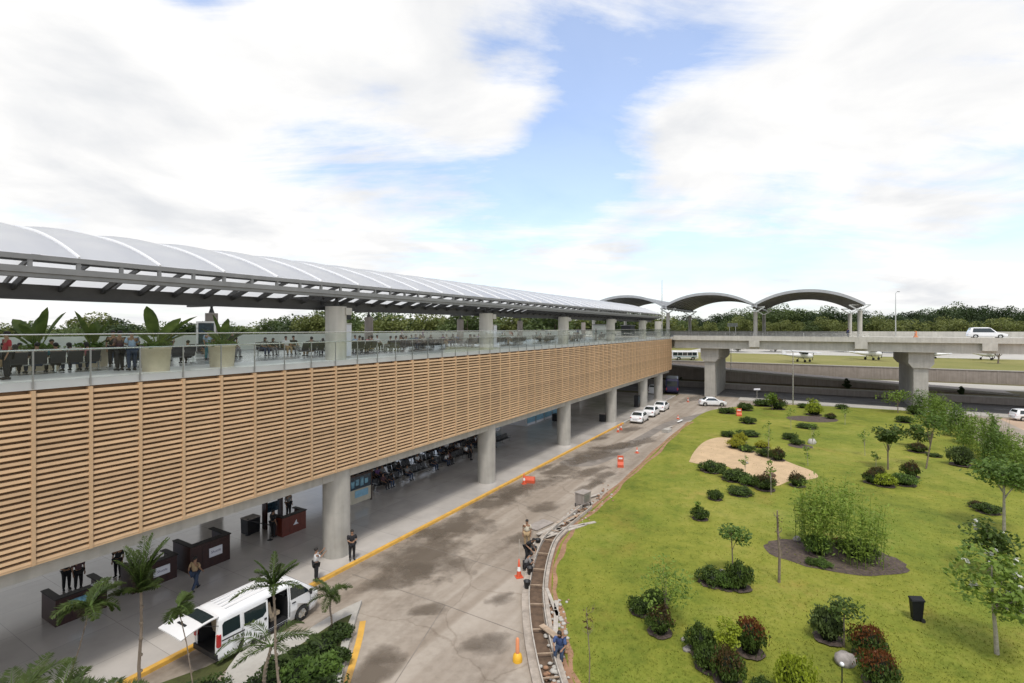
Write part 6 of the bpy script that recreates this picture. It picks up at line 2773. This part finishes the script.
# the wheelie bin on the lawn
p = P(916.5, 620, .1)
t_ = thing('litter_bin', 'black wheeled bin with a sloping lid standing on the lawn', 'bin', p, R(160), None, (.74, .74, .95))
b = MB()
v = [(-.22, -.21, .04), (.22, -.21, .04), (.22, .21, .04), (-.22, .21, .04), (-.30, -.28, .98), (.30, -.28, .92), (.30, .28, .92), (-.30, .28, .98)]
b.add(v, [(0, 1, 5, 4), (1, 2, 6, 5), (2, 3, 7, 6), (3, 0, 4, 7), (0, 3, 2, 1)])
b.build('tub', 'bin_black', t_)
b = MB()
b.add([(-.34, -.31, .985), (.34, -.31, .925), (.34, .31, .925), (-.34, .31, .985), (-.34, -.29, 1.05), (.30, -.27, .99), (.30, .27, .99), (-.34, .29, 1.05)],
      [(0, 1, 5, 4), (1, 2, 6, 5), (2, 3, 7, 6), (3, 0, 4, 7), (4, 5, 6, 7), (0, 3, 2, 1)])
b.build('lid', 'bin_black', t_)
for s_ in (-1, 1):
    b = MB()
    b.tube([(-.26, s_ * .22, .1), (-.26, s_ * .29, .1)], .1, 14)
    b.build('wheel', 'rubber', t_)
# small globe garden lamp
t_ = thing('garden_lamp', 'small white globe garden lamp in front of the brown rock', 'garden lamp', P(842, 690, .1))
b = MB()
b.tube([(0, 0, 0), (0, 0, .85)], .022, 8)
b.build('pole', 'black_plastic', t_)
b = MB()
b.ball((0, 0, .92), .075, 0, 14, 10)
b.build('globe', 'sign_white', t_)

# ------------------------------------------------------------ the kerb trench under construction
tc_px = [(552, 720), (543, 690), (536, 660), (531, 630), (529, 600), (531, 580), (536, 560), (543, 543), (553, 532), (568, 520), (583, 508)]
tc = smooth_line([P(x, y) for x, y in tc_px], 6)


def offs(line, d):
    out = []
    for i, p in enumerate(line):
        a_, b_ = line[max(i - 1, 0)], line[min(i + 1, len(line) - 1)]
        t = (b_ - a_).normalized()
        out.append(p + Vector((t.y, -t.x, 0)) * d)
    return out


def strip(line, d0, d1, z0, z1, m_, name):
    a_, b_ = offs(line, d0), offs(line, d1)
    mb = MB()
    n = len(line)
    v = []
    for p, q in zip(a_, b_):
        v += [(p.x, p.y, z0), (q.x, q.y, z0), (q.x, q.y, z1), (p.x, p.y, z1)]
    f = [(4 * i + k, 4 * i + (k + 1) % 4, 4 * i + 4 + (k + 1) % 4, 4 * i + 4 + k) for i in range(n - 1) for k in range(4)]
    f += [(0, 1, 2, 3), (4 * n - 1, 4 * n - 2, 4 * n - 3, 4 * n - 4)]
    mb.add(v, f)
    return mb.build(name, m_)


o = strip(tc, .02, .62, .01, .05, 'trench_soil', 'trench_bed')
o['kind'] = 'structure'
o = strip(tc, -.34, -.02, .0, .16, 'kerb_raw', 'kerb_strip')
o['kind'] = 'structure'
# formwork: two board lines with spacers
fw = thing('kerb_formwork', 'curving timber formwork of two parallel boards with cross spacers along the drive', 'formwork', tc[20])
base = tc[20]
for d, nm in ((-.02, 'inner_board'), (.66, 'outer_board')):
    o = strip([p - base for p in tc], d, d + .05, 0, .30, 'timber_grey', nm)
    o.parent = fw
sp1, sp2 = offs(tc, .03), offs(tc, .66)
b = MB()
for i in range(2, len(tc) - 2, 5):
    b.bar(sp1[i] - base + Vector((0, 0, .24)), sp2[i] - base + Vector((0, 0, .24)), .05, .04)
b.build('spacer', 'timber', fw)
o = strip(tc[:50], .74, .92, .10, .22, 'kerb_raw', 'kerb_strip')
o['kind'] = 'structure'

# boards, lumps and tools lying about
g = random.Random(9)


def plank(x, y, ang, L, label, w=.22, z=.12, m_='timber_grey'):
    b = MB()
    b.box(-L / 2, L / 2, -w / 2, w / 2, 0, .045)
    for k in (-.3, .3):
        b.box(L * k - .02, L * k + .02, -w / 2 + .01, w / 2 - .01, .046, .052)
    o_ = b.build('plank', m_, loc=P(x, y, z), rotz=ang)
    tag(o_, label, 'plank', 'planks beside the trench')


plank(547, 536, R(52), 3.2, 'long pale plank lying left of the bend of the formwork')
plank(556, 526, R(48), 3.8, 'long grey plank beyond the bend of the formwork', .26)
plank(566, 531, R(36), 3.4, 'grey plank resting on the lawn side of the formwork bend', .24)
plank(576, 526, R(25), 3.0, 'pale plank pointing from the bend onto the lawn', .24)
plank(571, 518, R(44), 2.8, 'short board close to the grey crate', .2, .14, 'timber')
plank(556, 617, R(84), 2.6, 'grey board standing along the rubble behind the seated worker', .2, .2)
plank(552, 602, R(98), 2.4, 'thin board beside the outer formwork above the rubble', .16, .2)
plank(551, 633, R(125), 1.3, 'short thick timber leaning over the rubble beside the seated worker', .28, .3, 'timber')
plank(590, 497, R(40), 2.2, 'short board beyond the grey crate', .2)
plank(540, 525, R(48), 1.8, 'wide dark board lying on the drive before the bend', .9, .03, 'concrete_dark')
plank(680, 421, R(55), 2.0, 'white plank on the far bend of the lawn edge', .3, .15, 'white_line')
plank(668, 428, R(50), 2.5, 'grey plank beside the white one on the far lawn edge', .3, .1)
# rubble: small lumps nobody would count
rb_ = MB()
rs = random.Random(12)
for _ in range(210):
    if rs.random() < .6:
        x, y = rs.gauss(556, 6), rs.uniform(600, 690)
    else:
        t = rs.random()
        x, y = 560 + 50 * t + rs.gauss(0, 6), 528 - 36 * t + rs.gauss(0, 4)
    p = P(x, y, .08)
    s_ = rs.uniform(.04, .13)
    rb_.ball((p.x, p.y, .1 + s_ * .3), (s_, s_ * rs.uniform(.6, 1), s_ * .6), 0 if rs.random() < .6 else 1, 6, 4, .2, rs)
tag(rb_.build('rubble', ['kerb_concrete', 'soil']), kind='stuff')
t_ = thing('mixer_crate', 'grey metal crate machine standing where the formwork ends', 'machine', P(583, 506, 0), R(48), None, (.66, .7, .8))
b = MB()
b.box(-.75, .75, -.5, .5, .35, 1.25)
b.box(-.8, .8, -.55, .55, 1.251, 1.32)
b.build('body', 'concrete_dark', t_)
for x in (-.72, .72):
    for y in (-.47, .47):
        b = MB()
        b.bar((x, y, 0), (x, y, .349), .07, .07)
        b.build('leg', 'steel_dark', t_)
b = MB()
b.box(-.5, .45, -.53, -.501, .5, 1.1)
b.build('front_panel', 'steel_grey', t_)
for i, (x, y, lb) in enumerate(((527, 588, 'black bucket on the kerb strip nearest the cone'), (530, 574, 'black bucket just behind the nearest one'), (534, 553, 'black bucket beside the trench near the standing worker'),
                                (538, 545, 'black bucket farthest along the trench'))):
    t_ = thing('bucket', lb, 'bucket', P(x, y, .0 if i > 1 else .16))
    b = MB()
    b.lathe([(.12, 0), (.17, .34), (.18, .34), (.18, .36), (.16, .36), (.11, .03), (.001, .03)], 16)
    b.build('pail', 'black_plastic', t_)
t_ = thing('paver_pallet', 'small grey heap of stacked slabs on the drive edge past the red barrier', 'slabs', P(667, 432, 0), R(50))
b = MB()
for k in range(4):
    b.box(-.7 + .03 * k, .7 - .02 * k, -.4, .4, .10 * k, .10 * k + .09)
b.build('slab', 'kerb_concrete', t_)

# ------------------------------------------------------------ island bed and palms at the lower left
isl = [(362, 603.5), (357, 618), (351, 640), (346, 660), (340, 690), (335, 730), (300, 800), (200, 850), (20, 900), (-120, 860), (-60, 760), (60, 722), (150, 700), (214, 690), (228, 672), (244, 652), (268, 639),
       (290, 635.5), (303, 636), (318, 627), (340, 614)]
ip = smooth_line([P(x, y) for x, y in isl] + [P(*isl[0])], 3)[:-1]
sheet('island_kerb', ip, .17, 'kerb_concrete', .2)
inner = [(352, 614), (345, 632), (338, 655), (331, 690), (325, 730), (290, 800), (190, 850), (20, 880), (-80, 850), (-30, 775), (80, 740), (180, 716), (246, 694), (262, 672), (284, 655), (303, 643), (320, 632), (337, 621)]
np_ = smooth_line([P(x, y, .17) for x, y in inner] + [P(*inner[0], .17)], 3)[:-1]
sheet('planting_bed', np_, .176, 'bed_soil')
yk = MB()
ln = smooth_line([P(364.5, 621), P(361, 640), P(355, 662), P(347, 690), P(343, 712)], 5)
a_, b_ = offs(ln, -.06), offs(ln, .20)
v = []
for p, q in zip(a_, b_):
    v += [(p.x, p.y, .012), (q.x, q.y, .012)]
yk.add(v, [(2 * i, 2 * i + 1, 2 * i + 3, 2 * i + 2) for i in range(len(ln) - 1)])
struct('yellow_line', yk, 'yellow_paint')
sheet('grass_strip', [P(x, y) for x, y in ((160, 684), (205, 668), (228, 657), (236, 652), (232, 664), (212, 684), (180, 700), (100, 720), (60, 715))], .03, 'bed_soil', .05)


def frond(mb, base, az_, el0, L, droop, width, n=36, mi=0, leaf=.014, lift=.4):
    """an arching rachis with two rows of leaflets"""
    p = Vector(base)
    pts = []
    e = el0
    for i in range(n + 1):
        pts.append(p.copy())
        p = p + Vector((math.cos(az_) * math.cos(e), math.sin(az_) * math.cos(e), math.sin(e))) * (L / n)
        e -= droop / n
    mb.tube([pts[0], pts[n // 3], pts[2 * n // 3], pts[n]], [.022, .015, .010, .004], 5, 1, False)
    side = Vector((-math.sin(az_), math.cos(az_), 0))
    v, f = [], []
    for i in range(3, n):
        t = i / n
        l_ = width * math.sin(PI * min(1, t * .85 + .12)) ** .7
        d = (pts[i + 1] - pts[i]).normalized()
        for s_ in (-1, 1):
            for j in range(2):
                q0 = pts[i] + (pts[i + 1] - pts[i]) * j * .5
                tip = q0 + (side * s_ * rnd.uniform(.7, 1) + d * rnd.uniform(.4, .9) + Vector((0, 0, rnd.uniform(-.35, lift)))).normalized() * l_ * rnd.uniform(.8, 1.1)
                w = Vector((0, 0, 1)).cross(tip - q0).normalized() * leaf
                k = len(v)
                v += [q0, (q0 + tip) / 2 + w, tip, (q0 + tip) / 2 - w]
                f.append((k, k + 1, k + 2, k + 3))
    mb.add(v, f, mi)


def palm(label, base, top, tr, fronds, name='palm_tree', extra=None):
    """base and top in world space; fronds: list of (azimuth, elevation, length, droop, width)"""
    t_ = thing(name, label, 'palm', base)
    tp = top - base
    b = MB()
    n = 7
    pts = [tp * (i / n) + Vector((.05 * math.sin(i), .03 * math.cos(2 * i), 0)) for i in range(n)] + [tp]
    b.tube(pts, [tr * 1.5] + [tr * (1 - .45 * i / n) for i in range(1, n + 1)], 10)
    for i in range(1, 16):
        c = tp * (i / 16)
        r_ = tr * (1.12 - .45 * i / 16)
        b.lathe([(r_, 0), (r_ * 1.12, .02), (r_, .05)], 10, 1, tuple(c + Vector((.03 * math.sin(i * .45), 0, 0))))
    b.build('trunk', ['bark', 'bark'], t_, fix=False)
    c = MB()
    for az_, el_, L, dr, w in fronds:
        frond(c, tp, az_, el_, L, dr, w)
    c.build('crown', ['leaf_palm', 'leaf_mid'], t_, fix=False)
    return t_


g = random.Random(41)
Z1 = 12.5
top = PZ(141, Z1, EYE - (592 - HORIZON) * Z1 / FPX)
bs = PZ(143, Z1, .15)
fr = []
for k in range(13):
    fr.append((g.uniform(0, 2 * PI), R(g.uniform(70, 88)), g.uniform(1.0, 1.5), R(g.uniform(10, 50)), g.uniform(.20, .28)))
for k in range(8):
    fr.append((g.uniform(0, 2 * PI), R(g.uniform(35, 65)), g.uniform(.45, .75), R(g.uniform(20, 60)), .20))
palm('tall slender palm with an upright feathery crown before the arcade counters', bs, top, .055, fr)
Z1 = 13.5
top = PZ(273, Z1, EYE - (586 - HORIZON) * Z1 / FPX)
bs = PZ(289, Z1, .15)
fr = [(g.uniform(0, 2 * PI), R(g.uniform(40, 85)), g.uniform(.6, 1.0), R(g.uniform(20, 70)), g.uniform(.15, .20)) for k in range(10)]
fr += [(R(195), R(15), 1.15, R(60), .18), (R(10), R(20), .8, R(60), .18)]
palm('slender palm leaning left in front of the roof of the white van', bs, top, .045, fr)
# arching palm at the island
Z1 = 14.5
bs = P(258, 716, .17)
top = PZ(271, bs.y, EYE - (646 - HORIZON) * bs.y / FPX)
fr = [(R(175), R(35), 2.2, R(95), .34), (R(190), R(20), 1.8, R(70), .30), (R(5), R(50), 2.0, R(110), .34), (R(20), R(35), 1.7, R(80), .30), (R(150), R(55), 1.6, R(90), .28), (R(60), R(50), 1.4, R(90), .28), (R(-30), R(30), 1.2, R(80), .25),
      (R(215), R(10), 1.2, R(50), .25)]
palm('low arching palm with long drooping fronds beside the pale kerb pad', bs, top, .07, fr)
bs = P(331, 632, .17)
top = PZ(331, bs.y, EYE - (596 - HORIZON) * bs.y / FPX)
fr = [(g.uniform(0, 2 * PI), R(g.uniform(20, 75)), g.uniform(.7, 1.15), R(g.uniform(60, 130)), .28) for k in range(11)]
palm('young bright palm at the tip of the island bed in front of the van', bs, top, .04, fr)
# crowns whose trunks stand below the frame
for x, y, Z1, nf, L, lb in ((90, 607, 11.5, 11, .9, 'leafy palm crown floating before the counter with the blue sign, lower left'),
                            (178, 607, 12.0, 6, .5, 'small yellow green palm crown left of the open tailgate')):
    top = PZ(x, Z1, EYE - (y - HORIZON) * Z1 / FPX)
    bs = PZ(x - (75 if x < 100 else -60), Z1, .15)
    fr = [(g.uniform(0, 2 * PI), R(g.uniform(5, 70)), L * g.uniform(.6, 1.0), R(g.uniform(50, 110)), .22) for k in range(nf)]
    palm(lb, bs, top, .020, fr)
for i, (x, y, Z1, nf, L) in enumerate(((10, 712, 10.5, 14, 1.3), (58, 716, 10, 10, 1.0), (102, 712, 10, 12, .9))):
    top = PZ(x, Z1, EYE - (y - HORIZON) * Z1 / FPX)
    bs = PZ(x, Z1, .15)
    fr = [(g.uniform(0, 2 * PI), R(g.uniform(30, 80)), L * g.uniform(.7, 1.1), R(g.uniform(30, 90)), .30) for k in range(nf)]
    palm(f'palm crown poking up at the bottom left edge, {ORD[i]} from the left', bs, top, .06, fr)


# shrubs of the island bed
def bed_shrub(x, y, wpx, h, lm, label, seed, leaf=.07, n=900):
    h *= .62
    wpx *= .85
    rs = np.random.RandomState(seed)
    p = P(x, y, .17)
    r = wpx / FPX * p.y / 2
    b = MB()
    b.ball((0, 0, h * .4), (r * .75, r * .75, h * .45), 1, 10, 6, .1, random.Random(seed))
    d = rs.normal(size=(n, 3))
    d /= np.linalg.norm(d, axis=1)[:, None]
    rr = rs.uniform(.7, 1.15, n) * (1 + .2 * np.sin(3 * d[:, 0] + seed) * np.cos(4 * d[:, 1]))
    pts = d * rr[:, None] * (r, r, h * .52) + (0, 0, h * .45)
    leaves(b, pts[pts[:, 2] > 0], leaf, rs, 0, .4, .45)
    o_ = b.build('shrub', [lm, 'bush_core'], loc=p, fix=False)
    tag(o_, label, 'shrub', 'shrubs in the island bed')


bed_shrub(340, 636, 30, .7, 'leaf_shaded', 'dark shrub at the pointed tip of the island bed', 1)
bed_shrub(322, 650, 40, .9, 'leaf_shaded', 'dark spreading shrub right of the arching palm', 2)
bed_shrub(300, 662, 36, .8, 'leaf_shaded', 'dark shrub hugging the pale kerb pad', 3)
bed_shrub(325, 672, 34, .8, 'leaf_mid', 'fresh green shrub near the bottom edge beside the white kerb', 4, .10)
bed_shrub(298, 684, 46, 1.0, 'leaf_mid', 'wide fresh green shrub at the bottom edge of the island bed', 5, .10)
bed_shrub(340, 660, 22, .6, 'leaf_shaded', 'small dark shrub against the white kerb', 6)
bed_shrub(276, 672, 30, .8, 'leaf_shaded', 'dark shrub at the left of the bed below the pale pad', 7)
bed_shrub(262, 694, 50, .9, 'leaf_shaded', 'dark shrub mass cut by the bottom edge below the arching palm', 8)
bed_shrub(325, 700, 50, 1.0, 'leaf_shaded', 'dark shrub cut by the bottom edge next to the white kerb', 9)
bed_shrub(200, 700, 60, .7, 'leaf_shaded', 'low dark growth at the bottom edge behind the van', 10)
